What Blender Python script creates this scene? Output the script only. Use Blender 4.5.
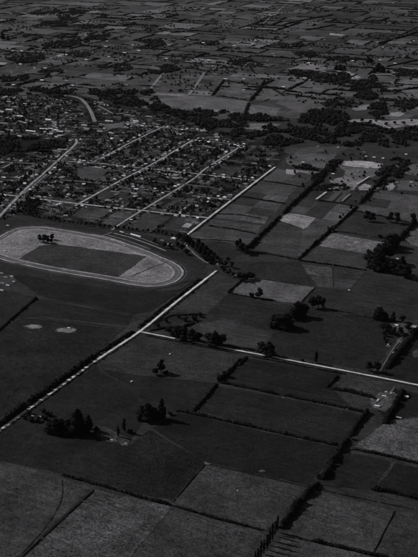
import bpy, bmesh, math, random
from mathutils import Vector, Matrix, noise

random.seed(41)
for o in list(bpy.data.objects):
    bpy.data.objects.remove(o)
scn = bpy.context.scene
COL = scn.collection

# ------------------------------------------------------------------ camera
CAM_H = 970.0                      # flying height, metres
FPX, CX, CY, HZN = 1020.0, 209.0, 278.5, -110.0   # survey of the photograph: focal length, centre, horizon
PITCH = math.atan((CY - HZN) / FPX)
cam_d = bpy.data.cameras.new('camera')
cam_d.sensor_fit = 'VERTICAL'
cam_d.sensor_height = 24.0
cam_d.lens = 24.0 * FPX / 557.0
cam_d.clip_start = 1.0
cam_d.clip_end = 90000.0
cam = bpy.data.objects.new('camera', cam_d)
cam.location = (0, 0, CAM_H)
cam.rotation_euler = (math.radians(90) - PITCH, 0, 0)
COL.objects.link(cam)
scn.camera = cam

def P(x, y):
    """ground position (metres) of a surveyed point of the photograph"""
    u, v = x - CX, y - CY
    down = FPX * math.sin(PITCH) + v * math.cos(PITCH)
    fwd = FPX * math.cos(PITCH) - v * math.sin(PITCH)
    t = CAM_H / down
    return Vector((u * t, fwd * t))

def mpp(y):                        # metres per photograph pixel, across, at row y
    return CAM_H / (math.cos(PITCH) * (y - HZN))

# ------------------------------------------------------------------ light
SUN_EL = math.radians(36)
_d = (P(300, 547.6) - P(270, 540)).normalized()          # shadows fall this way
SUN_AZ = math.atan2(-_d.x, -_d.y)                        # towards the sun, clockwise from +Y
world = bpy.data.worlds.new('World')
scn.world = world
world.use_nodes = True
wn, wl = world.node_tree.nodes, world.node_tree.links
wn.clear()
sky = wn.new('ShaderNodeTexSky'); sky.sky_type = 'NISHITA'; sky.sun_disc = False
sky.sun_elevation = SUN_EL; sky.sun_rotation = SUN_AZ
sky.altitude = 970; sky.dust_density = 1.2
bw = wn.new('ShaderNodeRGBToBW')                         # black-and-white film
bg = wn.new('ShaderNodeBackground'); bg.inputs['Strength'].default_value = 0.05
wo = wn.new('ShaderNodeOutputWorld')
wl.new(sky.outputs[0], bw.inputs[0]); wl.new(bw.outputs[0], bg.inputs['Color']); wl.new(bg.outputs[0], wo.inputs['Surface'])
sun_d = bpy.data.lights.new('sun', 'SUN')
sun_d.energy = 3.0; sun_d.angle = math.radians(0.5); sun_d.color = (1.0, 0.985, 0.985)
sun = bpy.data.objects.new('sun', sun_d)
sdir = Vector((math.sin(SUN_AZ) * math.cos(SUN_EL), math.cos(SUN_AZ) * math.cos(SUN_EL), math.sin(SUN_EL)))
sun.rotation_euler = sdir.to_track_quat('Z', 'Y').to_euler()
sun.location = (0, 0, 3000)
COL.objects.link(sun)
scn.view_settings.view_transform = 'Standard'
scn.view_settings.look = 'None'
scn.view_settings.gamma = 1.0
scn.view_settings.use_curve_mapping = False
scn.view_settings.exposure = 0.08
scn.render.engine = 'CYCLES'
scn.cycles.max_bounces = 4
scn.cycles.filter_width = 1.7

# ------------------------------------------------------------------ materials
TINT = (0.995, 0.965, 1.02)
def mat(name, fn):
    m = bpy.data.materials.new(name); m.use_nodes = True
    nt = m.node_tree
    b = nt.nodes['Principled BSDF']
    b.inputs['Roughness'].default_value = 0.95
    b.inputs['Specular IOR Level'].default_value = 0.08
    fn(nt, b)
    return m

def nz(nt, vec, scale, detail=3.0, rough=0.6):
    n = nt.nodes.new('ShaderNodeTexNoise'); n.inputs['Scale'].default_value = scale
    n.inputs['Detail'].default_value = detail; n.inputs['Roughness'].default_value = rough
    nt.links.new(vec, n.inputs['Vector']); return n.outputs['Fac']

def ramp(nt, fac, a, b, lo, hi):
    m = nt.nodes.new('ShaderNodeMapRange'); m.clamp = True
    m.inputs['From Min'].default_value = a; m.inputs['From Max'].default_value = b
    m.inputs['To Min'].default_value = lo; m.inputs['To Max'].default_value = hi
    nt.links.new(fac, m.inputs['Value']); return m.outputs['Result']

def mul(nt, *facs):
    cur = facs[0]
    for f in facs[1:]:
        m = nt.nodes.new('ShaderNodeMath'); m.operation = 'MULTIPLY'
        nt.links.new(cur, m.inputs[0])
        if isinstance(f, (int, float)): m.inputs[1].default_value = f
        else: nt.links.new(f, m.inputs[1])
        cur = m.outputs[0]
    return cur

def colour(nt, fac, target):
    """grey value -> faintly toned grey, as the old print has"""
    c = nt.nodes.new('ShaderNodeVectorMath'); c.operation = 'SCALE'
    c.inputs[0].default_value = TINT
    nt.links.new(fac, c.inputs['Scale']); nt.links.new(c.outputs[0], target)

def obj_value(nt):
    oi = nt.nodes.new('ShaderNodeObjectInfo')
    s = nt.nodes.new('ShaderNodeSeparateColor'); nt.links.new(oi.outputs['Color'], s.inputs[0])
    return s.outputs[0], oi

def make_grass(contrast, stripes):
    def fn(nt, b):
        g = nt.nodes.new('ShaderNodeNewGeometry'); pos = g.outputs['Position']
        v, oi = obj_value(nt)
        big = ramp(nt, nz(nt, pos, 1 / 90.0, 4, .65), .3, .7, 1 - .42 * contrast, 1 + .48 * contrast)
        med = ramp(nt, nz(nt, pos, 1 / 13.0, 5, .75), .32, .68, 1 - .42 * contrast, 1 + .5 * contrast)
        fine = ramp(nt, nz(nt, pos, 1 / 4.2, 4, .8), .34, .68, max(.1, 1 - .62 * contrast), 1 + .8 * contrast)
        f = mul(nt, v, big, med, fine)
        # worn, dry or bare spots
        spot = ramp(nt, nz(nt, pos, 1 / 26.0, 5, .8), .64, .76, 1.0, 1.0 + .9 * contrast)
        f = mul(nt, f, spot)
        dr = nt.nodes.new('ShaderNodeVectorRotate'); dr.rotation_type = 'Z_AXIS'; nt.links.new(pos, dr.inputs['Vector'])
        dr.inputs['Angle'].default_value = STRIPE_ANGLE + .12
        dm = nt.nodes.new('ShaderNodeMapping'); dm.inputs['Scale'].default_value = (1 / 70.0, 1 / 4.5, 0); nt.links.new(dr.outputs[0], dm.inputs['Vector'])
        f = mul(nt, f, ramp(nt, nz(nt, dm.outputs[0], 1.0, 3, .75), .34, .66, 1 - .26 * contrast, 1 + .28 * contrast))
        damp = ramp(nt, nz(nt, pos, 1 / 48.0, 5, .75), .26, .42, 1 - .38 * contrast, 1.0)
        f = mul(nt, f, damp)
        if stripes:
            rot = nt.nodes.new('ShaderNodeVectorRotate'); rot.rotation_type = 'Z_AXIS'
            nt.links.new(pos, rot.inputs['Vector'])
            rot.inputs['Angle'].default_value = STRIPE_ANGLE
            mp = nt.nodes.new('ShaderNodeMapping')
            mp.inputs['Scale'].default_value = (1 / 160.0, 1 / stripes, 0)
            nt.links.new(rot.outputs[0], mp.inputs['Vector'])
            st = ramp(nt, nz(nt, mp.outputs[0], 1.0, 2, .7), .36, .64, .74, 1.26)
            f = mul(nt, f, st)
        colour(nt, f, b.inputs['Base Color'])
    return fn

bdir = (P(300, 362) - P(140, 332)).normalized()
adir = (P(214, 273) - P(97, 360)).normalized()
STRIPE_ANGLE = -math.atan2(bdir.y, bdir.x)
M = {}
M['grass'] = mat('pasture grass', make_grass(0.95, 0))
M['mown'] = mat('mown grass', make_grass(0.75, 7.0))
M['plough'] = mat('ploughed soil', make_grass(0.9, 12.0))
M['rough'] = mat('rough pasture', make_grass(1.2, 0))

def f_gravel(nt, b):
    g = nt.nodes.new('ShaderNodeNewGeometry'); pos = g.outputs['Position']
    v, oi = obj_value(nt)
    f = mul(nt, v, ramp(nt, nz(nt, pos, 1 / 30.0, 4, .7), .34, .66, .5, 1.15), ramp(nt, nz(nt, pos, 1 / 4.0, 3, .7), .3, .7, .7, 1.15))
    colour(nt, f, b.inputs['Base Color'])
M['gravel'] = mat('pale gravel', f_gravel)

def f_leaf(nt, b):
    g = nt.nodes.new('ShaderNodeNewGeometry'); pos = g.outputs['Position']
    v, oi = obj_value(nt)
    f = mul(nt, v, ramp(nt, nz(nt, pos, 1 / 3.0, 3, .7), .3, .7, .6, 1.5), ramp(nt, oi.outputs['Random'], 0, 1, .75, 1.3))
    colour(nt, f, b.inputs['Base Color'])
M['leaf'] = mat('foliage', f_leaf)

def f_plain(rough, var):
    def fn(nt, b):
        b.inputs['Roughness'].default_value = rough
        g = nt.nodes.new('ShaderNodeNewGeometry'); pos = g.outputs['Position']
        v, oi = obj_value(nt)
        f = mul(nt, v, ramp(nt, nz(nt, pos, 1 / 2.2, 3, .7), .3, .7, 1 - var, 1 + var))
        colour(nt, f, b.inputs['Base Color'])
    return fn
M['bark'] = mat('bark', f_plain(.95, .3))
M['paint'] = mat('weatherboard paint', f_plain(.7, .12))
M['iron'] = mat('corrugated iron roofing', f_plain(.55, .22))
M['brick'] = mat('chimney brick', f_plain(.9, .25))
M['glass'] = mat('window glass', f_plain(.15, .05))

# ------------------------------------------------------------------ helpers
def link(o, parent=None):
    COL.objects.link(o)
    if parent is not None: o.parent = parent
    return o

def val(o, v):
    o.color = (v, v, v, 1)

def mesh_obj(name, me, v=None, parent=None):
    o = bpy.data.objects.new(name, me); link(o, parent)
    if v is not None: val(o, v)
    return o

def tag(o, label, cat, group=None):
    o['label'] = label; o['category'] = cat
    if group: o['group'] = group
    return o

def struct(o):
    o['kind'] = 'structure'; return o

def stuff(o, label, cat):
    o['kind'] = 'stuff'; o['label'] = label; o['category'] = cat; return o

def new_mesh(name, vs, fs, m, smooth=False):
    me = bpy.data.meshes.new(name); me.from_pydata(vs, [], fs); me.materials.append(m)
    if smooth: me.polygons.foreach_set('use_smooth', [True] * len(me.polygons))
    me.update(); return me

ONES = ['first', 'second', 'third', 'fourth', 'fifth', 'sixth', 'seventh', 'eighth', 'ninth', 'tenth', 'eleventh', 'twelfth',
        'thirteenth', 'fourteenth', 'fifteenth', 'sixteenth', 'seventeenth', 'eighteenth', 'nineteenth']
TENS = ['', '', 'twenty', 'thirty', 'forty', 'fifty', 'sixty', 'seventy', 'eighty', 'ninety']
def nth(i):                       # 0 -> first
    n = i + 1
    if n < 20: return ONES[n - 1]
    if n >= 100: return '%dth' % n
    t, u = divmod(n, 10)
    if u == 0: return TENS[t][:-1] + 'ieth'
    return TENS[t] + '-' + ONES[u - 1]

def densify(pts, step, closed=False):
    out = []
    n = len(pts)
    for i in range(n if closed else n - 1):
        a, b = pts[i], pts[(i + 1) % n]
        k = max(1, int((b - a).length / step))
        for j in range(k): out.append(a.lerp(b, j / k))
    if not closed: out.append(pts[-1])
    return out

def smooth_line(pts, step):
    """Catmull-Rom through pts"""
    if len(pts) < 3: return densify(pts, step)
    q = [pts[0] * 2 - pts[1]] + list(pts) + [pts[-1] * 2 - pts[-2]]
    out = []
    for i in range(1, len(q) - 2):
        a, b, c, d = q[i - 1], q[i], q[i + 1], q[i + 2]
        k = max(1, int((c - b).length / step))
        for j in range(k):
            t = j / k
            out.append(0.5 * (2 * b + (c - a) * t + (2 * a - 5 * b + 4 * c - d) * t * t + (3 * b - a - 3 * c + d) * t ** 3))
    out.append(pts[-1]); return out

def normals2(pts, closed=False):
    out = []; n = len(pts)
    for i in range(n):
        a = pts[(i - 1) % n] if (closed or i > 0) else pts[i]
        b = pts[(i + 1) % n] if (closed or i < n - 1) else pts[i]
        d = (b - a)
        d = d.normalized() if d.length > 1e-6 else Vector((1, 0))
        out.append(Vector((-d.y, d.x)))
    return out

ZL = [0.10]
def nextz(s=0.005):
    ZL[0] += s; return ZL[0]

def patch(name, px, tone, m='grass', jit=1.6, world_pts=None, z=None):
    """a flat piece of land with slightly uneven edges"""
    pts = world_pts if world_pts is not None else [P(*p) for p in px]
    c = sum(pts, Vector((0, 0))) / len(pts)
    d = densify(pts, 14 if (c.y < 3500) else 26, True)
    jj = jit if c.y < 3300 else jit * 2.6
    d = [p + Vector((random.uniform(-jj, jj), random.uniform(-jj, jj))) for p in d]
    wa = (1.6 if c.y < 3000 else 5 if c.y < 4200 else 13) if world_pts is None else 1.2; wl_ = 45.0 if c.y < 4200 else 90.0
    d = [p + Vector((noise.noise(Vector((p.x / wl_, p.y / wl_, 1.5))), noise.noise(Vector((p.x / wl_, p.y / wl_, 7.5))))) * wa for p in d]
    zz = nextz() if z is None else z
    bm = bmesh.new()
    f = bm.faces.new([bm.verts.new((p.x - c.x, p.y - c.y, 0)) for p in d])
    f.normal_update()
    if f.normal.z < 0: f.normal_flip()
    bmesh.ops.triangulate(bm, faces=[f])
    me = bpy.data.meshes.new(name); bm.to_mesh(me); bm.free()
    me.materials.append(M[m])
    o = mesh_obj(name, me, tone); o.location = (c.x, c.y, zz)
    return struct(o)

def ribbon(name, px, width, tone, m='gravel', z=None, jit=.6, smooth=True, world_pts=None, closed=False):
    pts = world_pts if world_pts is not None else [P(*p) for p in px]
    step = 9 if pts[0].y < 4500 else 30
    pts = densify(pts, step, True) if closed else (smooth_line(pts, step) if smooth else densify(pts, step))
    ns = normals2(pts, closed)
    zz = nextz() if z is None else z
    o0 = pts[0].copy()
    vs, fs = [], []
    for p, n in zip(pts, ns):
        for s in (-1, 1):
            q = p - o0 + n * s * (width / 2 + random.uniform(-jit, jit))
            vs.append((q.x, q.y, 0))
    k = len(pts)
    for i in range(k if closed else k - 1):
        j = (i + 1) % k
        fs.append((2 * i, 2 * j, 2 * j + 1, 2 * i + 1))
    o = mesh_obj(name, new_mesh(name, vs, fs, M[m]), tone)
    if o.data.polygons and o.data.polygons[0].normal.z < 0: o.data.flip_normals()
    o.location = (o0.x, o0.y, zz)
    return struct(o)

# ------------------------------------------------------------------ ground and far plain
def build_ground():
    vs, fs = [], []
    xs = [-45000, -12000, -5000, -2500, -1200, -600, 0, 600, 1200, 2500, 5000, 12000, 45000]
    ys = [-6000, -2000, 0, 800, 1600, 2400, 3200, 4200, 5600, 7500, 10000, 14000, 22000, 60000]
    for y in ys:
        for x in xs: vs.append((x, y, 0))
    nx = len(xs)
    for j in range(len(ys) - 1):
        for i in range(nx - 1):
            fs.append((j * nx + i, j * nx + i + 1, (j + 1) * nx + i + 1, (j + 1) * nx + i))
    struct(mesh_obj('ground', new_mesh('ground', vs, fs, M['grass']), 0.027))
build_ground()

GA = math.atan2(bdir.y, bdir.x)                       # the survey grid of the district
def grid(u, v):
    c, s = math.cos(GA), math.sin(GA)
    return Vector((u * c - v * s, u * s + v * c))
def ungrid(p):
    c, s = math.cos(GA), math.sin(GA)
    return p.x * c + p.y * s, -p.x * s + p.y * c
def to_px(p):
    dx, dy, dz = p.x, p.y, -CAM_H
    fw = dy * math.cos(PITCH) - dz * math.sin(PITCH)
    up = dy * math.sin(PITCH) + dz * math.cos(PITCH)
    return CX + FPX * dx / fw, CY - FPX * up / fw

FAR_EDGES = []
def far_plain():
    """paddocks of the far plain: the survey grid cut up unevenly"""
    leaves = []
    def cut(u0, u1, v0, v1):
        c = grid((u0 + u1) / 2, (v0 + v1) / 2)
        w, h = u1 - u0, v1 - v0
        lim = random.uniform(20e3, 85e3) * (1.0 if c.y < 7500 else 1.5)
        if w * h < lim or min(w, h) < 95:
            leaves.append((u0, u1, v0, v1)); return
        t = random.choice((.5, .5, .33, .42, .62))
        if w * random.uniform(.8, 1.25) > h * 1.15:
            m = u0 + w * t; cut(u0, m, v0, v1); cut(m, u1, v0, v1)
        else:
            m = v0 + h * t; cut(u0, u1, v0, m); cut(u0, u1, m, v1)
    for a in range(-7, 5):
        for b in range(4, 17):
            cut(a * 900, a * 900 + 900, b * 900, b * 900 + 900)
    for u0, u1, v0, v1 in leaves:
        c = grid((u0 + u1) / 2, (v0 + v1) / 2)
        if c.y < 4300 or c.y > 13500 or abs(c.x) > c.y * .215 + 160: continue
        x, y = to_px(c)
        if y > 118: continue
        r = random.random()
        tone = random.choice((.032, .042, .05, .06, .072)) if r < .84 else random.choice((.1, .125, .024))
        corners = [grid(u0 + 3, v0 + 3), grid(u1 - 3, v0 + 3), grid(u1 - 3, v1 - 3), grid(u0 + 3, v1 - 3)]
        patch('paddock', None, tone, random.choice(('grass', 'mown', 'rough', 'plough')), 1.6, corners, z=.1)
        FAR_EDGES.append((grid(u0, v1), grid(u1, v1)))
        FAR_EDGES.append((grid(u1, v0), grid(u1, v1)))
far_plain()

# ------------------------------------------------------------------ paddocks traced from the photograph
T = lambda g: ((g / 255.0) ** 2.2) * 2.08            # print grey -> reflectance of the surface itself
def fields():
    F = [
     # near the camera
     ([(-40, 458), (0, 464), (34, 469), (62, 478), (90, 488), (22, 556), (-10, 590), (-80, 560)], 43, 'grass'),
     ([(96, 490), (172, 507), (130, 556), (100, 590), (-5, 590), (24, 558)], 50, 'rough'),
     ([(174, 508), (262, 531), (240, 565), (220, 590), (104, 590), (132, 556)], 41, 'grass'),
     ([(206, 465), (306, 488), (268, 530), (174, 503)], 42, 'grass'),
     ([(-40, 455), (-20, 444), (50, 396), (96, 366), (100, 372), (128, 386), (150, 412), (128, 446), (104, 484), (62, 474), (0, 461)], 29, 'grass'),
     ([(104, 484), (128, 446), (150, 430), (206, 462), (172, 501)], 27, 'rough'),
     ([(152, 428), (176, 413), (192, 415), (279, 435), (341, 448), (308, 486), (206, 462)], 27, 'grass'),
     ([(195, 410), (216, 386), (279, 397), (340, 409), (362, 415), (342, 444), (279, 432)], 30, 'grass'),
     ([(355, 446), (388, 421), (418, 418), (460, 424), (460, 472), (418, 461)], 58, 'rough'),
     ([(346, 452), (392, 462), (372, 490), (312, 486), (330, 470)], 29, 'grass'),
     ([(395, 463), (460, 476), (460, 508), (418, 501), (374, 490)], 25, 'grass'),
     ([(312, 490), (395, 511), (373, 552), (286, 534)], 45, 'grass'),
     ([(397, 511), (418, 514), (480, 528), (480, 590), (360, 590), (375, 553)], 40, 'grass'),
     ([(284, 537), (372, 555), (356, 590), (245, 590), (262, 556)], 46, 'grass'),
     # between the side road and the hedges
     ([(102, 366), (141, 336), (190, 345), (243, 356), (221, 381), (139, 373)], 37, 'grass'),
     ([(100, 369), (139, 375), (219, 383), (194, 411), (172, 411), (150, 412), (128, 386)], 29, 'grass'),
     ([(248, 358), (342, 374), (332, 389), (352, 407), (279, 395), (221, 382)], 28, 'plough'),
     ([(347, 374), (388, 384), (378, 397), (335, 389)], 39, 'grass'),
     ([(392, 388), (460, 402), (460, 420), (418, 416), (388, 420), (372, 406)], 26, 'grass'),
     # over the side road
     ([(146, 330), (168, 312), (205, 314), (196, 322), (172, 326), (150, 332)], 30, 'rough'),
     ([(180, 302), (222, 283), (243, 282), (206, 313), (172, 309)], 35, 'grass'),
     ([(206, 314), (228, 294), (298, 306), (272, 331), (226, 318)], 30, 'plough'),
     ([(222, 320), (270, 332), (262, 349), (232, 346), (196, 338), (200, 324)], 42, 'mown'),
     ([(229, 292), (247, 277), (314, 287), (300, 303), (268, 300)], 53, 'grass'),
     ([(222, 281), (236, 262), (298, 262), (316, 286), (248, 276)], 31, 'grass'),
     ([(300, 263), (366, 272), (408, 283), (460, 292), (460, 326), (404, 318), (330, 309), (302, 303), (316, 287)], 33, 'mown'),
     ([(274, 332), (302, 305), (330, 311), (402, 322), (396, 340), (372, 372), (276, 354), (264, 350)], 31, 'grass'),
     ([(378, 374), (404, 338), (460, 336), (460, 396), (418, 384)], 27, 'grass'),
     # right-hand paddocks
     ([(278, 220), (287, 213), (318, 217), (304, 229)], 72, 'rough'),
     ([(298, 199), (358, 206), (331, 231), (301, 259), (255, 248), (278, 222), (304, 230), (319, 216), (287, 212)], 38, 'grass'),
     ([(254, 250), (278, 221), (303, 230), (298, 258)], 34, 'plough'),
     ([(319, 246), (332, 233), (386, 243), (368, 254)], 60, 'rough'),
     ([(302, 260), (319, 247), (368, 255), (372, 268), (366, 270)], 36, 'grass'),
     ([(340, 226), (354, 213), (412, 224), (388, 241), (332, 231)], 31, 'grass'),
     ([(355, 211), (376, 190), (418, 196), (460, 202), (460, 220), (414, 222)], 41, 'grass'),
     ([(404, 238), (418, 224), (470, 230), (470, 262), (410, 244)], 46, 'rough'),
     ([(404, 262), (410, 246), (470, 264), (470, 284), (408, 278)], 37, 'grass'),
     # between the upper main road and the first long hedge
     ([(187, 238), (210, 219), (262, 226), (252, 246), (224, 240)], 35, 'grass'),
     ([(190, 241), (224, 242), (246, 250), (230, 262), (216, 268), (202, 252)], 31, 'grass'),
     ([(212, 217), (238, 198), (282, 204), (264, 224)], 40, 'grass'),
     ([(240, 196), (260, 181), (298, 186), (284, 203)], 37, 'grass'),
     ([(262, 180), (278, 168), (286, 171), (318, 177), (300, 185)], 42, 'grass'),
     ([(287, 169), (321, 172), (317, 178), (286, 174)], 72, 'rough'),
     ([(284, 160), (289, 155), (338, 154), (327, 169), (289, 165)], 46, 'grass'),
     ([(337, 163.5), (345, 161), (362, 161), (384, 164), (381, 168.5), (346, 166.5)], 84, 'rough'),
     ([(337, 164.5), (346, 167), (381, 169), (378, 173), (346, 172)], 52, 'mown'),
     ([(346, 172), (380, 173), (372, 178), (342, 178)], 50, 'grass'),
     ([(330, 180), (346, 177), (367, 179), (352, 190), (332, 195)], 62, 'grass'),
     ([(358, 187), (366, 184), (380, 188), (376, 191), (360, 190)], 68, 'rough'),
     ([(383, 190), (392, 182), (396, 186), (390, 191)], 72, 'grass'),
     ([(306, 200), (320, 186), (346, 196), (334, 204)], 30, 'plough'),
     ([(326, 201), (340, 187), (352, 190), (340, 202)], 40, 'mown'),
     ([(396, 166), (418, 164), (440, 168), (440, 178), (402, 174)], 48, 'grass'),
     ([(400, 180), (440, 184), (440, 192), (396, 190)], 44, 'grass'),
     ([(280, 150), (322, 146), (350, 147), (338, 153), (288, 154)], 36, 'grass'),
     # beyond the dark wood, on the right
     ([(346, 119), (372, 119), (384, 121), (440, 118), (440, 123), (405, 126), (392, 128.6), (378, 127), (370, 123), (350, 122)], 70, 'rough'),
     ([(388, 113.5), (400, 111.5), (406, 114), (398, 116.5), (390, 116)], 74, 'grass'),
     ([(351, 109), (360, 105), (372, 104), (367, 110), (356, 111)], 64, 'grass'),
     ([(335, 70), (348, 71), (361, 77.5), (353, 79.5), (343, 75)], 74, 'rough'),
     ([(284, 70), (308, 62.5), (336, 68), (318, 71), (296, 69)], 62, 'grass'),
     ([(280, 78), (300, 79), (322, 85), (328, 99), (285, 93), (276, 88)], 49, 'grass'),
     ([(284, 95), (328, 101), (322, 108), (300, 112), (276, 104)], 46, 'grass'),
     ([(262, 84), (281, 88), (283, 100), (255, 100)], 46, 'grass'),
     ([(250, 105), (280, 108), (276, 115), (248, 115)], 50, 'rough'),
     ([(244, 123.5), (280, 124), (263, 131), (243, 129)], 56, 'rough'),
     ([(155, 99), (190, 96), (212, 97), (249, 101), (245, 113), (215, 109), (182, 110), (160, 106)], 50, 'grass'),
     ([(224, 83), (256, 85), (250, 98), (216, 95)], 44, 'rough'),
     ([(165, 78), (200, 79), (188, 94), (152, 92)], 38, 'rough'),
     ([(388, 82), (418, 78), (440, 80), (440, 86), (400, 88)], 56, 'grass'),
     ([(376, 96), (420, 92), (440, 98), (400, 103)], 48, 'grass'),
     ([(55, 55), (67, 54), (68, 55.6), (57, 56.4)], 95, 'grass'),
     ([(-10, 62), (8, 62.5), (6, 65), (-12, 64.5)], 80, 'grass'),
     ([(77, 33.5), (90, 33), (88, 35.4), (78, 35.6)], 70, 'grass'),
     ([(330, 33), (344, 34.5), (342, 36), (329, 35)], 78, 'grass'),
     ([(238, 41), (256, 42.5), (254, 46), (236, 45)], 60, 'grass'),
     # left of the main road
     ([(-40, 331), (34, 301), (46, 300), (132, 316), (128, 326), (40, 316), (18, 318)], 27, 'plough'),
     ([(-60, 360), (18, 320), (40, 318), (126, 328), (96, 352), (46, 388), (-4, 420), (-80, 420)], 29, 'rough'),
     ([(-40, 300), (0, 290), (34, 297), (0, 328), (-40, 340)], 29, 'grass'),
     ([(10, 275), (60, 279), (140, 292), (178, 290), (196, 280), (150, 312), (134, 314), (46, 298), (34, 292)], 24, 'grass'),
     ([(178, 284), (188, 272), (184, 262), (208, 268), (206, 276)], 30, 'grass'),
    ]
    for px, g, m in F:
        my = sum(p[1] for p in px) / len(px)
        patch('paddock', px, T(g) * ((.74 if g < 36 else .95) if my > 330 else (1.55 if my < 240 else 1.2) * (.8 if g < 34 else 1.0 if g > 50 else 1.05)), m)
    # bare sandy places
    def blob(x, y, rx, ry, g, sd):
        q = []
        for i in range(40):
            t = i / 40 * 2 * math.pi; k = 1 + .45 * noise.noise(Vector((math.cos(t) * 1.3, math.sin(t) * 1.3, sd))) + .25 * noise.noise(Vector((math.cos(t) * 4, math.sin(t) * 4, sd)))
            q.append(P(x + rx * k * math.cos(t), y + ry * k * math.sin(t)))
        patch('sand_patch', None, T(g), 'gravel', .5, q)
    blob(34, 326.8, 9.5, 2.4, 62, 1.0); blob(33.6, 326.7, 7.4, 1.7, 98, 2.0); blob(66, 330.4, 11, 3.0, 58, 3.0); blob(65.5, 330.4, 8.2, 2.1, 92, 4.0)
    patch('farm_yard', [(90, 426), (108, 428), (132, 440), (128, 446), (100, 440)], T(38), 'rough', .8)
    patch('farm_yard', [(370, 402), (380, 392), (398, 394), (394, 404), (384, 412), (372, 408)], T(50), 'rough', .8)
    patch('farm_yard', [(390, 324), (404, 322), (420, 326), (416, 334), (396, 332)], T(48), 'rough', .8)
    blob(379, 403, 5, 2.2, 70, 5.0); blob(376, 406.5, 3.2, 1.2, 105, 6.0); blob(384, 397.5, 4.5, 1.3, 85, 7.0); blob(392, 393, 3, 1.2, 72, 8.0); blob(372, 399, 2, .9, 78, 8.5)
    blob(396, 328, 5, 1.8, 70, 9.0); blob(414, 328, 6, 2.4, 82, 10.0); blob(407, 331, 3, 1.4, 62, 11.0); blob(399, 341, 2.5, 2.2, 66, 12.0); blob(388, 346, 2.6, 1.0, 74, 13.0); blob(416, 354, 3, 4, 58, 14.0)
    blob(95, 431, 4, 1.2, 58, 15.0); blob(112, 440.5, 5, 1.5, 62, 16.0); blob(125, 444.5, 4, 1.2, 60, 17.0); blob(236, 275, 8, 1.4, 58, 18.0); blob(219, 265, 4, 1.0, 66, 19.0); blob(208, 464, 3, .8, 80, 20.0); blob(262, 471.5, 3.5, .9, 62, 21.0)
    blob(356, 242.5, 4, 1.2, 92, 22.0); blob(170, 244, 8, 2.2, 56, 23.0); blob(6, 280, 9, 5, 52, 24.0)
    # town: dark gardens, a few open sections
    patch('gardens', [(-60, 228), (-60, 138), (0, 96), (70, 93), (96, 99), (140, 108), (170, 112), (216, 130), (250, 138), (290, 150), (276, 166),
                      (204, 222), (184, 236), (120, 228), (60, 221), (20, 214), (0, 222)], T(24), 'rough', z=.30)
    G = [([(80, 168), (100, 167), (112, 172), (94, 181), (76, 178)], 40, 'grass'),
         ([(100, 178), (110, 170), (128, 171), (120, 178), (106, 183)], 44, 'rough'),
         ([(84, 206), (112, 209), (100, 221), (72, 216)], 38, 'rough'),
         ([(62, 199), (82, 201), (68, 209), (48, 204)], 36, 'grass'),
         ([(118, 211), (136, 214), (118, 227), (100, 223)], 42, 'rough'),
         ([(144, 213), (172, 217), (150, 232), (126, 228)], 37, 'grass'),
         ([(176, 217), (200, 219), (184, 232), (160, 229)], 34, 'rough'),
         ([(98, 189), (120, 192), (106, 201), (84, 198)], 33, 'grass'),
         ([(128, 190), (150, 193), (138, 203), (112, 199)], 31, 'grass'),
         ([(160, 196), (184, 198), (168, 208), (146, 205)], 36, 'rough'),
         ([(222, 166), (244, 168), (232, 176), (212, 174)], 33, 'rough'),
         ([(190, 198), (208, 200), (196, 212), (172, 209)], 30, 'grass'),
         ([(104, 124), (120, 123), (126, 126), (112, 129), (104, 128)], 50, 'grass'),
         ([(-10, 140), (60, 139), (66, 152), (-10, 156)], 15, 'grass'),
         ([(240, 150), (276, 152), (270, 158), (246, 160)], 34, 'grass'),
         ([(20, 108), (36, 107), (40, 112), (22, 113)], 42, 'rough'),
         ([(15, 96), (48, 96), (50, 100), (18, 101)], 36, 'rough'),
         ([(40, 150), (58, 152), (46, 160), (30, 158)], 26, 'grass'),
         ([(4, 200), (24, 199), (6, 214), (-10, 216)], 32, 'grass'),
         ([(150, 150), (166, 148), (172, 154), (152, 158)], 30, 'grass'),
         ([(196, 150), (214, 152), (206, 160), (190, 158)], 26, 'grass')]
    for i, (px, g, m) in enumerate(G): patch('section', px, T(g) * (1.35 if g > 20 else 1), m, 1.0, z=.33)
fields()
def right_strips():
    """narrow paddocks between the upper main road and the belts, cut along the grid"""
    quads = [((212, 217), (238, 198), (282, 204), (264, 224), 3), ((240, 196), (260, 181), (298, 186), (284, 203), 3), ((187, 238), (210, 219), (262, 226), (252, 246), 3), ((298, 199), (358, 206), (340, 223), (286, 212), 3),
             ((360, 205), (376, 190), (418, 196), (414, 212), 2), ((262, 180), (278, 168), (320, 176), (300, 186), 2), ((300, 264), (366, 272), (350, 290), (318, 287), 2), ((284, 160), (300, 150), (350, 148), (338, 155), 2)]
    for a, b_, c, d, n in quads:
        A, B, C, D = (P(*q) for q in (a, b_, c, d))
        for i in range(n):
            for j in range(2):
                if random.random() < .25: continue
                t0, t1, s0, s1 = i / n + .012, (i + 1) / n - .012, j / 2 + .008, (j + 1) / 2 - .008
                at = lambda t, s_: A.lerp(B, t).lerp(D.lerp(C, t), s_)
                patch('paddock', None, T(random.choice((34, 40, 44, 48, 54))) * 1.15, random.choice(('grass', 'mown', 'rough', 'plough')), 1.0, [at(t0, s0), at(t1, s0), at(t1, s1), at(t0, s1)])
right_strips()

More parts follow.
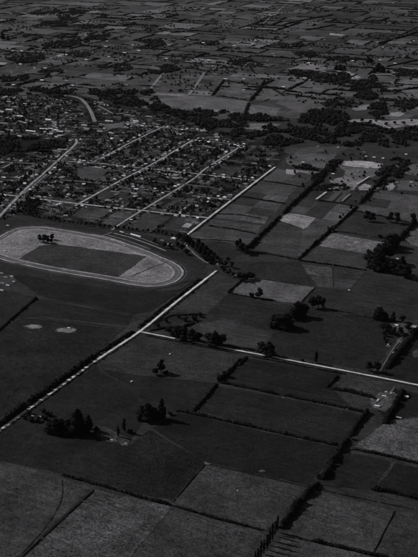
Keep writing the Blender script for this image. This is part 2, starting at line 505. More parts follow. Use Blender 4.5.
# ------------------------------------------------------------------ racecourse
RACE = [(42, 227), (55, 228.7), (70, 231), (100, 236.5), (130, 245), (147, 251), (163, 258), (175, 263.3), (181.5, 268.5), (183, 274),
        (177, 281), (163, 285.6), (147, 286.6), (130, 284.6), (117, 282), (95, 278), (70, 274), (42, 269), (17, 263.5), (0, 259), (-10, 254.5),
        (-13, 248), (-10, 242), (0, 236.5), (10, 231), (22, 227.6)]
def smooth_closed(pts, step):
    n = len(pts); out = []
    for i in range(n):
        a, b, c, d = pts[i - 1], pts[i], pts[(i + 1) % n], pts[(i + 2) % n]
        k = max(1, int((c - b).length / step))
        for j in range(k):
            t = j / k
            out.append(0.5 * (2 * b + (c - a) * t + (2 * a - 5 * b + 4 * c - d) * t * t + (3 * b - a - 3 * c + d) * t ** 3))
    return out
def offset_loop(pts, d):
    ns = normals2(pts, True)
    return [p + n * d for p, n in zip(pts, ns)]
def racecourse():
    loop = smooth_closed([P(*p) for p in RACE], 8)
    area = sum(loop[i - 1].x * loop[i].y - loop[i].x * loop[i - 1].y for i in range(len(loop)))
    s = 1 if area > 0 else -1                        # +normal points inside for a counter-clockwise loop
    inn = lambda d: offset_loop(loop, s * d)
    patch('racecourse_ground', [(-30, 224), (30, 217), (70, 224), (130, 232), (180, 242), (206, 264), (196, 280), (140, 294), (60, 282), (0, 272), (-40, 262)], T(29), 'grass')
    patch('infield', None, T(80), 'grass', .5, inn(26))
    patch('infield_crop', [(16, 261), (40, 246), (58, 244.5), (93, 249), (147, 256.5), (117, 279), (70, 272), (35, 266)], T(38), 'grass', 2.0)
    # the running track and its worn edges
    ribbon('race_track', None, 24, T(60), 'mown', world_pts=inn(13), closed=True)
    ribbon('track_edge', None, 6, T(118), 'gravel', world_pts=inn(1.5), closed=True)
    ribbon('track_edge', None, 6, T(110), 'gravel', world_pts=inn(25.5), closed=True)
    ribbon('track_edge', None, 3.5, T(88), 'gravel', world_pts=inn(12), closed=True)
    ribbon('track_edge', None, 3, T(66), 'gravel', world_pts=inn(-9), closed=True)
    ribbon('track_edge', None, 2.5, T(48), 'gravel', world_pts=inn(-17), closed=True)
    for i, ln in enumerate([[(86, 234), (104, 236.5), (124, 243), (147, 251.5)], [(107, 235), (125, 240), (150, 249)], [(114, 233.5), (130, 237.6), (148, 244), (166, 251)],
                            [(121, 232), (140, 238), (158, 245)]]):
        ribbon('paddock_lane', ln, 4.5, T((104, 86, 110, 78)[i]), 'gravel')
    ribbon('paddock_lane', [(100, 236.5), (112, 232.5)], 6, T(88), 'gravel')
    ribbon('worn_track', [(131, 277), (150, 268.5), (168, 262)], 5, T(44), 'grass')
    ribbon('worn_track', [(30, 231), (70, 236), (100, 243), (140, 252.5), (160, 260)], 7, T(88), 'gravel')
    ribbon('worn_track', [(4, 262), (40, 266.5), (80, 274), (118, 280)], 5, T(66), 'gravel')
    return inn
INN = racecourse()

# ------------------------------------------------------------------ roads
ROADS = {}
ZL[0] = max(ZL[0], 0.7)
def road(name, px, w, g):
    o = ribbon(name, px, w + 9, T(32), 'rough', jit=1.6); o.name = 'road_verge'
    o = ribbon(name, px, w + 1.6, T(60), 'rough', jit=.9); o.name = 'road_shoulder'
    o = ribbon(name, px, w, T(g), 'gravel'); ROADS[len(ROADS)] = [P(*p) for p in px]
    return o
LOWER = [(-40, 459), (0, 430), (45, 397.5), (97, 360), (140.5, 331), (175, 303), (213, 273.5), (216, 271)]
UPPER = [(184, 237.5), (206, 220), (258, 180), (275, 167)]
LINK = [(184, 238), (184.5, 244), (190, 250), (200, 258.5), (208, 263.5), (214, 267)]
SIDE = [(140.7, 332), (200, 343.5), (276, 357.8), (340, 370), (418, 385.3), (470, 396)]
S1 = [(92.6, 162.6), (115, 151), (136, 140), (165, 126)]
S2 = [(75, 206), (120, 181), (151, 165), (193, 140)]
S3 = [(112, 230), (119, 225), (137, 213.5), (192, 180), (206, 168.5), (240, 147)]
MAINST = [(-30, 243), (-5, 221), (25, 190), (45, 172.5), (63.6, 155.5), (72, 148), (76.5, 143), (76, 139)]
C1 = [(-20, 192), (7, 195), (50, 200.5), (79, 204), (140, 210.5), (190, 216), (208, 218)]
C2 = [(46, 161), (64, 161.6), (94, 163), (127, 166.5), (146, 168.7), (182, 172.3), (223, 177), (256, 180.5)]
C3 = [(120, 123), (139, 125), (172, 128.5), (203, 131.5)]
C4 = [(194, 140), (216, 142), (244, 146)]
C5 = [(-10, 161.5), (13, 162.6), (33, 164), (44, 166.5)]
C6 = [(192, 196), (212, 198), (232, 200)]
C7 = [(100, 186), (130, 188.5), (180, 193)]
CURVE = [(60, 95.5), (71, 96.3), (80, 98.5), (86, 104), (91, 112), (95, 122)]
SPUR = [(98, 106), (106, 110), (114, 114), (124, 113.5)]
road('road', LOWER, 6.2, 160); road('road', UPPER, 7, 150); road('road', SIDE, 5.2, 150)
road('road', LINK[:5], 5, 80)
road('street', S1, 7.5, 118); road('street', S2, 8.5, 122); road('street', S3, 7, 118)
road('street', MAINST, 10, 112)
road('street', C1, 8, 132); road('street', C2, 8, 126); road('street', C3, 8, 118); road('street', C4, 7, 85)
road('street', C5, 7, 92); road('street', C6, 6.5, 96); road('street', C7, 6, 88); road('street', [(150, 181), (184, 184.5), (214, 188)], 5.5, 80); road('street', [(60, 180), (84, 182), (112, 184.5)], 6, 84); road('street', CURVE, 15, 96); road('street', SPUR, 10, 88)
road('street', [(2, 168.5), (13, 163)], 7, 95)
ribbon('railway', [(24, 194), (45, 176), (64, 159), (73, 150)], 7, T(92), 'gravel')
ribbon('railway', [(20, 200), (46, 178.5), (66, 160.5)], 4, T(70), 'gravel')
for px, w, g in [([(149, 91.5), (156, 82), (164, 72.5)], 14, 95), ([(189, 95), (197, 84), (205.5, 71.5)], 17, 92), ([(212, 96.5), (217, 88), (222, 79)], 9, 70),
                 ([(263, 23.5), (276, 12.5), (290, 1.5), (296, -4)], 12, 96), ([(138, 63.8), (160, 61.4), (182, 58.4)], 22, 70), ([(139, 52), (168, 53.5), (190, 57)], 16, 58),
                 ([(189, 95.3), (212, 97), (250, 101)], 14, 58), ([(95, 90), (120, 90.6), (150, 92)], 16, 52)]:
    ribbon('far_road', px, w, T(g), 'gravel')
ribbon('farm_track', [(403, 336), (394, 348), (386, 361), (379, 373)], 4, T(70), 'gravel')
ribbon('farm_track', [(372, 406), (382, 398), (392, 391), (394, 387)], 5, T(70), 'gravel')
ribbon('farm_track', [(62, 480), (61, 500), (49, 522), (28, 547), (12, 562)], 1.8, T(33), 'grass')
ribbon('farm_track', [(18, 318), (50, 320.5), (90, 326), (122, 330)], 3.5, T(46), 'gravel')
ribbon('farm_track', [(334, 316), (352, 314.5), (364, 316), (378, 319)], 2.4, T(52), 'gravel')
for px, g in [([(392, 335), (360, 325), (332, 312)], 42), ([(204, 402), (260, 408), (340, 430)], 31), ([(180, 440), (240, 452), (300, 470)], 30), ([(5, 400), (40, 370), (110, 338)], 33), ([(300, 268), (340, 280), (400, 300)], 42)]:
    ribbon('stock_track', px, 1.0, T(g), 'rough', jit=.5)
ribbon('bare_strip', [(38, 299), (74, 303), (110, 310), (134, 315)], 2.6, T(46), 'gravel')
ribbon('bare_strip', [(212, 223), (236, 223), (250, 225), (262, 227)], 5, T(48), 'rough')

# ------------------------------------------------------------------ foliage
LEAF_V = 0.0105
def ico_lump(vs, fs, c, r, rz, sub=1, amp=.28, seed=0.0):
    bm = bmesh.new(); bmesh.ops.create_icosphere(bm, subdivisions=sub, radius=1.0)
    base = len(vs)
    for v in bm.verts:
        n = noise.noise(v.co * 1.7 + Vector((seed, seed * 1.3, -seed)))
        k = 1 + amp * n * 1.6 + random.uniform(-amp, amp) * .35
        vs.append((c[0] + v.co.x * r * k, c[1] + v.co.y * r * k, c[2] + v.co.z * rz * k))
    for f in bm.faces: fs.append(tuple(base + v.index for v in f.verts))
    bm.free()
_ICO = {}
def ico(sub):
    if sub not in _ICO:
        bm = bmesh.new(); bmesh.ops.create_icosphere(bm, subdivisions=sub, radius=1.0)
        bm.verts.index_update()
        _ICO[sub] = ([v.co.copy() for v in bm.verts], [tuple(v.index for v in f.verts) for f in bm.faces]); bm.free()
    return _ICO[sub]
def lump(vs, fs, c, r, rz, sub=1, amp=.28):
    co, fc = ico(sub); base = len(vs); sd = random.uniform(0, 99)
    for v in co:
        k = 1 + amp * 1.6 * noise.noise(v * 1.7 + Vector((sd, sd * 1.3, -sd))) + random.uniform(-amp, amp) * .35
        vs.append((c[0] + v.x * r * k, c[1] + v.y * r * k, c[2] + v.z * rz * k))
    fs.extend(tuple(base + i for i in f) for f in fc)
def leaf(vs, fs, c, s):
    """one ragged leaf clump, a bent pair of triangles"""
    a = Vector((random.gauss(0, 1), random.gauss(0, 1), random.gauss(0, .7))).normalized()
    b = a.cross(Vector((random.gauss(0, 1), random.gauss(0, 1), random.gauss(0, 1)))).normalized()
    n = a.cross(b) * s * .3; c = Vector(c); k = len(vs)
    vs.extend([tuple(c - a * s), tuple(c + b * s * random.uniform(.5, .9) + n), tuple(c + a * s), tuple(c - b * s * random.uniform(.5, .9) + n)])
    fs.append((k, k + 1, k + 2)); fs.append((k, k + 2, k + 3))
def leaves_on(vs, fs, c, r, rz, n, s):
    for _ in range(n):
        d = Vector((random.gauss(0, 1), random.gauss(0, 1), random.gauss(0, 1))).normalized()
        q = random.uniform(.8, 1.18)
        leaf(vs, fs, (c[0] + d.x * r * q, c[1] + d.y * r * q, c[2] + d.z * rz * q), s * random.uniform(.6, 1.3))

def tube(vs, fs, a, b, ra, rb, n=6):
    a, b = Vector(a), Vector(b); d = (b - a).normalized()
    u = d.orthogonal().normalized(); w = d.cross(u); k = len(vs)
    for p, r in ((a, ra), (b, rb)):
        for i in range(n):
            t = 2 * math.pi * i / n
            vs.append(tuple(p + (u * math.cos(t) + w * math.sin(t)) * r))
    for i in range(n):
        j = (i + 1) % n
        fs.append((k + i, k + j, k + n + j, k + n + i))

TREES = {}
def tree_kind(kind, n):
    """unit trees about 10 m tall: (trunk mesh, crown mesh)"""
    out = []
    for q in range(n):
        vs, fs, tv, tf = [], [], [], []
        if kind == 'broadleaf':
            tube(tv, tf, (0, 0, -.4), (random.uniform(-.2, .2), random.uniform(-.2, .2), 4.2), .42, .26)
            for i in range(11):
                t = random.uniform(0, 6.28); rr = random.uniform(.6, 2.7); z = random.uniform(3.2, 8.2) if i else 7.6
                rr *= 1.0 if z < 6.4 else .6
                c = (math.cos(t) * rr, math.sin(t) * rr, z); r = random.uniform(1.1, 1.9)
                if i < 6: tube(tv, tf, (0, 0, 3.0), c, .2, .07, 5)
                lump(vs, fs, c, r * .86, r * .75, 1, .3); leaves_on(vs, fs, c, r, r * .85, 26, .5)
        elif kind == 'conifer':                       # old pine or cypress, broad and ragged
            tube(tv, tf, (0, 0, -.4), (0.1, 0, 8.6), .45, .1)
            for i in range(15):
                z = 1.0 + i * .57; R = 2.5 * (1 - (i / 15.5) ** 1.9) + .3
                for k in range(3 if R > 1 else 1):
                    t = random.uniform(0, 6.28); rr = R * random.uniform(.3, .75) if R > 1 else 0
                    c = (math.cos(t) * rr, math.sin(t) * rr, z + random.uniform(-.3, .3)); r = max(.5, R * .62) * random.uniform(.85, 1.25)
                    if k == 0 and i % 2: tube(tv, tf, (0, 0, z - .4), c, .12, .05, 5)
                    lump(vs, fs, c, r * .9, r * .6, 1, .35); leaves_on(vs, fs, c, r * 1.05, r * .7, 12, .42)
        elif kind == 'poplar':
            tube(tv, tf, (0, 0, -.4), (0, 0, 8.5), .26, .06)
            for i in range(16):
                z = 1.3 + i * .54; R = .95 * math.sin(math.pi * min(1, (i + 1.5) / 17.5)) ** .6
                t = random.uniform(0, 6.28); rr = R * .4
                c = (math.cos(t) * rr, math.sin(t) * rr, z)
                lump(vs, fs, c, R * .75, R * .95, 1, .3); leaves_on(vs, fs, c, R * .85, R, 14, .3)
        else:                                         # bush
            tube(tv, tf, (0, 0, -.3), (0, 0, 3.5), .35, .2, 5)
            for i in range(6):
                t = random.uniform(0, 6.28); rr = random.uniform(.8, 3.0)
                c = (math.cos(t) * rr, math.sin(t) * rr, random.uniform(2.5, 7)); r = random.uniform(2.0, 3.1)
                if i < 3: tube(tv, tf, (0, 0, 1.0), c, .2, .08, 5)
                lump(vs, fs, c, r * .85, r * .85, 1, .3); leaves_on(vs, fs, c, r, r, 20, .75)
        out.append((new_mesh(kind + '_trunk', tv, tf, M['bark']), new_mesh(kind + '_crown', vs, fs, M['leaf'])))
    TREES[kind] = out
for k_, n_ in (('broadleaf', 6), ('conifer', 5), ('poplar', 4), ('bush', 4)): tree_kind(k_, n_)
TREE_NAME = {'broadleaf': 'broadleaf_tree', 'conifer': 'conifer_tree', 'poplar': 'poplar_tree', 'bush': 'garden_bush'}

OCC = []                                               # trees already standing, to keep crowns apart
def tree(kind, p, h, label, group=None, wide=1.0, v=None, cat=None, name=None):
    """one tree: an Empty at its foot, trunk and crown"""
    tm, cm = random.choice(TREES[kind])
    e = bpy.data.objects.new(name or TREE_NAME[kind], None); e.empty_display_size = 2; link(e)
    s = h / 9.4
    e.location = (p.x, p.y, 0.05); e.rotation_euler = (0, 0, random.uniform(0, 6.28))
    k = wide * (1.12 if kind == 'conifer' else 1.15 if kind == 'broadleaf' else 1.1)
    e.scale = (s * k * random.uniform(.9, 1.1), s * k * random.uniform(.9, 1.1), s * random.uniform(.95, 1.1))
    vv = (LEAF_V if v is None else v) * random.uniform(.75, 1.3)
    mesh_obj('trunk', tm, .05, e); mesh_obj('crown', cm, vv, e)
    tag(e, label, cat or ('bush' if kind == 'bush' else 'tree'), group)
    OCC.append((p, h * .3)); return e

def tree_px(kind, x, y, hpx, label, wide=1.0, group=None):
    return tree(kind, P(x, y), hpx * mpp(y) * 1.0, label, group, wide)

def tree_row(kind, px, spacing, h, label, group, jit=2.0, skip=.0, wide=1.0, start='lower'):
    """label has %s for the ordinal"""
    pts = smooth_line([P(*p) for p in px], 3.0); acc = 0; last = pts[0]; spots = [pts[0]]
    for p in pts[1:]:
        acc += (p - last).length; last = p
        if acc >= spacing: spots.append(p); acc = random.uniform(-.25, .25) * spacing
    spots = [s for s in spots if random.random() >= skip]
    for i, p in enumerate(spots):
        tree(kind, p + Vector((random.uniform(-jit, jit), random.uniform(-jit, jit))), h * random.uniform(.7, 1.25), label % nth(i), group, wide)

# ------------------------------------------------------------------ hedges
def hedge_mesh(pts, w, h, step, gap=0.0, tuft=1.0):
    pts = densify(pts, step); o0 = pts[0].copy(); ns = normals2(pts); vs, fs = [], []
    prev = None; sd = random.uniform(0, 500)
    for i, (p, n) in enumerate(zip(pts, ns)):
        q = p - o0
        f = (1 + .7 * noise.noise(Vector((i * step / 26.0, sd, 0))) + .35 * noise.noise(Vector((i * step / 8.0, sd, 3))) + random.uniform(-.16, .16)) * min(1, .35 + .22 * min(i, len(pts) - 1 - i))
        ww = w * (.5 + .34 * noise.noise(Vector((i * step / 18.0, sd, 7)))) ; hh = max(.3, h * f)
        side = random.uniform(-.12, .12) * w
        if random.random() < gap: prev = None; continue
        k = len(vs)
        for a, z in ((-1, -.2), (-1.08, hh * .55), (-.45, hh * random.uniform(.88, 1.08)), (.45, hh * random.uniform(.88, 1.08)), (1.08, hh * .55), (1, -.2)):
            c = q + n * (a * ww * random.uniform(.85, 1.15) + side); vs.append((c.x, c.y, z))
        if prev is not None:
            for j in range(5): fs.append((prev + j, prev + j + 1, k + j + 1, k + j))
        else: fs.append((k, k + 1, k + 2, k + 3, k + 4, k + 5))
        prev = k
        for _ in range(int(tuft * step * .9 + random.random())):
            c = q + n * random.uniform(-1.15, 1.15) * ww
            leaf(vs, fs, (c.x + random.uniform(-step, step) * .5, c.y + random.uniform(-step, step) * .5, hh * random.uniform(.45, 1.15)), min(1.6, .3 * h + .25))
    return new_mesh('hedge', vs, fs, M['leaf']), o0

def hedge(px, w, h, label, name='hedge', step=3.0, gap=0.0, tuft=1.0, v=None, world_pts=None, group='hedges between the paddocks', cat='hedge'):
    pts = world_pts if world_pts is not None else [P(*p) for p in px]
    if name == 'shelter_belt': w, h = w * 1.1, h * 1.15
    elif world_pts is None and name != 'far_hedge': w, h = w * .9, h * .95
    me, o0 = hedge_mesh(pts, w, h, step, gap, tuft)
    me.name = name
    o = mesh_obj(name, me, (LEAF_V * .8 if v is None else v)); o.location = (o0.x, o0.y, 0.05)
    tag(o, label, cat, group); return o

BELT = 'tall shelter belts'
H = [
 ([(281, 529), (296, 507), (308.5, 494), (318, 484)], 8, 9, 'thick black shelter belt running up from the poplars to the fence corner', 'shelter_belt'),
 ([(322, 480), (326, 474.5), (341, 449), (348, 439)], 8, 8, 'thick black shelter belt between two dark paddocks, middle of its long line', 'shelter_belt'),
 ([(350, 436), (359, 422.6), (368, 412)], 7, 7, 'shelter belt rising to the farm yard with two sheds', 'shelter_belt'),
 ([(385, 424), (392, 411), (397, 402), (404, 392)], 9, 9, 'dark belt of trees beside the white house near the side road', 'shelter_belt'),
 ([(62, 475), (80, 480), (104, 486.5), (139, 497), (172, 505.5)], 5, 4.5, 'long dark hedge above the palest paddock at the lower left', 'hedge'),
 ([(174, 506), (210, 517), (262, 530.5)], 4.2, 3.6, 'hedge under the paddock that has the small white trough', 'hedge'),
 ([(22, 557), (55, 526), (94, 490)], 4.5, 1.6, 'low dark hedge on a ditch between the two lower left paddocks', 'hedge'),
 ([(206, 464), (190, 482), (173, 502)], 1.8, 1.3, 'thin scrubby fence line on the left of the white trough paddock', 'scrub_line'),
 ([(176, 411), (192, 413.5), (236, 423.5), (279, 433), (320, 442), (340, 446)], 6, 5, 'long straight hedge across the dark middle paddocks', 'hedge'),
 ([(352, 449), (385, 456), (418, 463.5), (450, 470)], 5, 4, 'hedge below the pale paddock at the right edge', 'hedge'),
 ([(192, 413), (206, 398), (217, 384)], 5, 5, 'hedge climbing from the long straight hedge to the bushy corner', 'hedge'),
 ([(219, 382), (230, 371), (241, 360)], 7, 7, 'thick hedge from the bushy corner up to the side road', 'hedge'),
 ([(219, 382.5), (250, 388.5), (279, 395)], 5, 4.5, 'hedge from the bushy corner, left half of its line', 'hedge'),
 ([(284, 395.6), (300, 399), (340, 407), (367, 413)], 5.5, 4.5, 'hedge reaching the farm yard with two sheds', 'hedge'),
 ([(332, 389), (346, 391), (366, 396), (376, 399)], 7, 6, 'short thick hedge under the small paddock by the side road', 'hedge'),
 ([(208, 464), (250, 473.5), (311, 488)], 1.8, 1.0, 'faint fence line of scrub over the white trough paddock', 'scrub_line'),
 ([(318, 489), (350, 496.5), (412, 509)], 2.0, 1.2, 'faint fence line of scrub below the darkest right paddock', 'scrub_line'),
 ([(284, 536.5), (298, 539), (310, 541)], 2.5, 1.8, 'thin hedge right of the poplar row', 'hedge'),
 ([(311, 541), (345, 548.5), (375, 556), (400, 562)], 5.5, 4.5, 'stout hedge along the bottom edge right of the poplar shadows', 'hedge'),
 ([(395, 511), (384, 532), (373, 554)], 2.0, 1.3, 'thin fence line between the two bottom right paddocks', 'scrub_line'),
 ([(371, 489), (394, 492.5), (418, 498), (440, 503)], 8, 7, 'thick dark hedge under the darkest paddock at the right edge', 'hedge'),
 ([(-20, 345), (0, 330), (18, 314), (37, 298)], 5, 5, 'straight hedge below the racecourse at the left edge', 'hedge'),
 ([(247, 357), (238, 366)], 6, 5, 'short hedge dropping from the side road', 'hedge'),
 ([(338, 376), (326, 388)], 6, 5, 'short hedge left of the small paddock by the side road', 'hedge'),
 ([(250, 247), (264, 233), (280, 217)], 8, 7, 'shelter belt left of the pale square paddock', 'shelter_belt'),
 ([(283, 214), (300, 198), (318, 181), (326, 173)], 9, 8, 'shelter belt leading up from the pale square paddock to the orchard', 'shelter_belt'),
 ([(298, 260), (312, 247), (330, 231)], 6, 6, 'hedge on the left of the pale paddock with the white heap', 'hedge'),
 ([(333, 229), (345, 218), (357, 207)], 6, 6, 'hedge left of the flat dark paddock on the right', 'hedge'),
 ([(360, 204), (376, 187), (394, 166)], 8, 9, 'tall belt rising to the white cottages at the upper right', 'shelter_belt'),
 ([(235, 250), (268, 254), (298, 260)], 3.5, 3, 'low hedge ending at the long diagonal belt, left part', 'hedge'),
 ([(299, 261), (330, 265), (366, 270.5)], 4, 4, 'dark hedge leading to the big black clump on the right', 'hedge'),
 ([(404, 277), (418, 282), (450, 288)], 5, 5, 'hedge leaving the big black clump at the right edge', 'hedge'),
 ([(318, 201), (336, 203), (356, 207)], 4.5, 4, 'dark hedge under the narrow ploughed strips', 'hedge'),
 ([(331, 231), (352, 233.5), (378, 238)], 2.6, 2.2, 'thin hedge over the pale paddock with the white heap', 'hedge'),
 ([(356, 211), (384, 217), (412, 224)], 4, 3.6, 'hedge over the flat dark paddock on the right', 'hedge'),
 ([(398, 241), (407, 232), (416, 222)], 8, 9, 'tall hedge climbing from the big black clump to the right edge', 'shelter_belt'),
 ([(208, 226), (230, 229), (256, 234)], 4, 3.6, 'hedge right of the upper main road, nearer of two', 'hedge'),
 ([(187, 238.5), (206, 239.6), (226, 241), (240, 243)], 2.4, 2.0, 'low hedge from the kink in the main road', 'hedge'),
 ([(214, 214), (240, 215), (262, 219)], 3.5, 3, 'hedge right of the upper main road, farther of two', 'hedge'),
 ([(240, 196.5), (262, 200), (286, 204)], 4, 3.4, 'hedge below the grazing by the upper main road', 'hedge'),
 ([(262, 181), (280, 183.5), (302, 187)], 4, 3.4, 'hedge just under the top end of the upper main road', 'hedge'),
 ([(228, 293), (246, 277)], 4, 4, 'short hedge left of the pale paddock beside the main road', 'hedge'),
 ([(247, 277), (280, 282), (314, 287)], 2.4, 1.8, 'thin hedge along the top of the pale paddock by the main road', 'hedge'),
 ([(229, 293.5), (255, 298), (276, 301)], 3.2, 2.6, 'hedge under the pale paddock by the main road', 'hedge'),
 ([(330, 310), (356, 314), (380, 320)], 2.4, 2, 'thin hedge from the clump to the farmhouse drive', 'hedge'),
 ([(418, 330), (408, 343), (398, 356), (387, 369)], 9, 9, 'dark belt right of the farmhouse drive', 'shelter_belt'),
 ([(316, 287), (306, 297), (299, 305)], 2.4, 2, 'thin hedge right of the pale paddock by the main road', 'hedge'),
 ([(150, 331), (168, 328), (184, 327), (198, 322)], 5, 4, 'scrubby hedge in the corner of the main and side roads', 'hedge'),
 ([(152, 324), (172, 316), (192, 315), (206, 315)], 4, 3, 'scrubby upper hedge in the corner of the main and side roads', 'hedge'),
 ([(146, 335.8), (190, 344.5), (238, 353.6)], 3.5, 2.2, 'roadside hedge under the side road, left half', 'hedge'),
 ([(250, 356.5), (300, 366), (346, 374.5)], 3.5, 2.6, 'roadside hedge under the side road, right half', 'hedge'),
 ([(222, 344.5), (244, 348.6), (262, 352)], 3.5, 3, 'roadside hedge above the side road between two tree clumps', 'hedge'),
]
for px, w, h, lab, nm in H:
    hedge(px, w, h, lab, nm, step=2.5 if h > 2.5 else 3.0, gap=0.012 if h > 3 else .02, group=BELT if nm == 'shelter_belt' else 'hedges between the paddocks',
          cat='shelter belt' if nm == 'shelter_belt' else 'hedge')
def shift_px(px, m):
    pts = [P(*p) for p in px]; ns = normals2(pts); return [p + n * m for p, n in zip(pts, ns)]
hedge(None, 10, 7.5, 'thick hedge shading the main road, lowest stretch at the left edge', 'shelter_belt', 2.5, .05, world_pts=shift_px([(-20, 445), (0, 430), (30, 408.5)], 11.5), group=BELT, cat='shelter belt')
hedge(None, 12, 8, 'thick hedge shading the main road where the road looks dashed', 'shelter_belt', 2.5, .04, world_pts=shift_px([(32, 407), (60, 386.6), (94, 362)], 12), group=BELT, cat='shelter belt')
hedge(None, 9, 5.5, 'ragged hedge left of the main road below the junction', 'shelter_belt', 2.5, .1, world_pts=shift_px([(97, 360), (120, 344.5), (138, 333)], 13), group=BELT, cat='shelter belt')
hedge(None, 6, 4, 'ragged hedge left of the main road above the junction', 'shelter_belt', 2.5, .15, world_pts=shift_px([(143, 329), (175, 303), (205, 280)], 12), group=BELT, cat='shelter belt')
hedge(None, 3.5, 2.2, 'thin roadside hedge right of the main road above the junction', 'hedge', 2.5, .3, world_pts=shift_px([(150, 324), (178, 301), (205, 280)], -9))
hedge(None, 3, 2.0, 'thin roadside hedge right of the main road below the junction', 'hedge', 2.5, .4, world_pts=shift_px([(20, 415), (70, 379), (132, 337)], -8))
hedge(None, 4, 3, 'roadside hedge right of the upper main road', 'hedge', 2.5, .3, world_pts=shift_px([(190, 233), (225, 205.5), (268, 172.5)], -10))

# ------------------------------------------------------------------ single trees and clumps near the camera
def near_trees():
    t = tree_px
    # clump by the small farm at the lower left
    for i, (x, y, h, w) in enumerate([(50, 432, 13, 1.2), (56, 433, 15, 1.3), (62, 432, 14, 1.2), (68, 433, 15, 1.2), (73, 432, 17, 1.1)]):
        t('conifer', x, y, h, 'broad black conifer, %s from the left in the clump at the lower left' % nth(i), w, 'conifers of the lower left clump')
    t('conifer', 78, 433, 25, 'tallest black conifer of the clump at the lower left', .95)
    t('conifer', 89, 430, 16, 'pointed dark conifer right of the tallest one by the small farm', .8)
    t('bush', 97, 432, 6, 'round bush at the left of the small farm yard', 1.1)
    t('poplar', 118.5, 437, 11, 'shorter of two columnar trees at the small farm yard', 1.2)
    t('poplar', 124.5, 432, 14, 'taller of two columnar trees at the small farm yard', 1.2)
    t('bush', 131, 433, 4, 'low bush right of the two columnar trees', 1.8)
    # black clump right of the yard
    for i, (x, y, h, w) in enumerate([(142, 419, 15, 1.1), (148, 420, 17, 1.2), (154, 419.5, 14, 1.2)]):
        t('conifer', x, y, h, '%s tree from the left of the black clump at the hedge end' % nth(i), w, 'black clump at the hedge end')
    t('conifer', 162, 419, 21, 'tall pointed conifer at the left end of the long straight hedge', .6)
    t('bush', 170, 415, 4, 'small bush at the left end of the long straight hedge', 1.3)
    t('broadleaf', 161, 373, 13, 'lone dark tree in the paddock under the side road', .9)
    t('broadleaf', 156.5, 375, 8, 'low dark tree beside the lone tree under the side road', 1.2)
    t('bush', 166, 375, 5, 'bush at the foot of the lone tree under the side road', 1.3)
    t('bush', 219, 381, 7, 'round bush in the bushy hedge corner, left one', 1.1)
    t('bush', 226, 377, 7, 'round bush in the bushy hedge corner, right one', 1.1)
    for i, (x, y) in enumerate([(26, 419), (31, 421), (38, 421.5), (45, 420), (49, 416), (29, 414), (43, 413)]):
        t('bush', x, y, 5, '%s bush around the two tiny sheds beside the main road' % nth(i), 1.3, 'bushes round the roadside sheds')
    # along the side road
    for i, (x, y, h, w, k) in enumerate([(170, 335, 9, 1.2, 'broadleaf'), (177, 338, 12, 1.2, 'broadleaf'), (184, 339, 13, 1.2, 'conifer'), (192, 341, 14, 1.2, 'conifer'), (197, 342, 12, 1.1, 'broadleaf')]):
        t(k, x, y, h, '%s tree from the left in the black group over the side road' % nth(i), w, 'first group over the side road')
    for i, (x, y, h, w, k) in enumerate([(209, 344.4, 12, 1.2, 'broadleaf'), (215, 346, 15, 1.25, 'conifer'), (222, 346, 13, 1.2, 'broadleaf')]):
        t(k, x, y, h, '%s tree from the left of the rounded trio over the side road' % nth(i), w, 'rounded trio over the side road')
    t('broadleaf', 262, 354, 13, 'left tree of the pair over the side road', 1.2)
    t('conifer', 269, 355.6, 15, 'right tree of the pair over the side road', 1.15)
    t('poplar', 316, 363, 12, 'lone slim tree over the side road', 1.4)
    t('broadleaf', 369, 371, 10, 'left tree at the gate of the farmhouse drive', 1.1)
    t('broadleaf', 377, 372.5, 11, 'right tree at the gate of the farmhouse drive', 1.1)
    t('bush', 302, 361.5, 3, 'low roadside bush left of the lone slim tree', 1.5)
    t('broadleaf', 259, 298, 12, 'lone round tree in the pale paddock right of the main road', .95)
    t('bush', 251.5, 297.5, 5, 'bush beside the lone round tree in the pale paddock', 1.0)
    # the dark stepped clump in the middle right
    for i, (x, y, h, w, k) in enumerate([(274, 327, 13, 1.25, 'conifer'), (280, 328, 16, 1.3, 'broadleaf'), (287, 328, 17, 1.3, 'conifer'), (293, 319, 12, 1.2, 'broadleaf'), (298, 317, 16, 1.25, 'conifer'), (304, 317, 13, 1.2, 'broadleaf')]):
        t(k, x, y, h, '%s tree from the left in the stepped black clump amid the paddocks' % nth(i), w, 'stepped black clump')
    for i, (x, y, h) in enumerate([(312, 308, 13), (318, 308.5, 14), (323, 308.6, 11)]):
        t('broadleaf', x, y, h, '%s of three airy trees right of the stepped clump' % nth(i), .8, 'three airy trees')
    # farmhouse on the right edge
    t('conifer', 379, 319, 13, 'round dark tree left of the farmhouse at the right edge', 1.35)
    t('conifer', 385, 320, 9, 'lower dark tree left of the farmhouse at the right edge', 1.2)
    t('conifer', 393, 321, 10, 'pointed tree behind the farmhouse at the right edge', .8)
    t('broadleaf', 402, 322, 8, 'round tree behind the farmhouse at the right edge', 1.1)
    for i, (x, y, h) in enumerate([(383, 331, 9), (388, 333, 10), (394, 335, 9), (400, 334, 8), (384, 336, 6), (408, 332, 9), (413, 336, 8)]):
        t('broadleaf', x, y, h, '%s garden tree in front of the farmhouse at the right edge' % nth(i), 1.15, 'farmhouse garden trees')
    for i, (x, y, h) in enumerate([(386, 343, 4), (384, 339, 4), (396, 352, 4), (392, 360, 4)]):
        t('bush', x, y, h, '%s bush down the farmhouse drive' % nth(i), 1.1, 'bushes down the farmhouse drive')
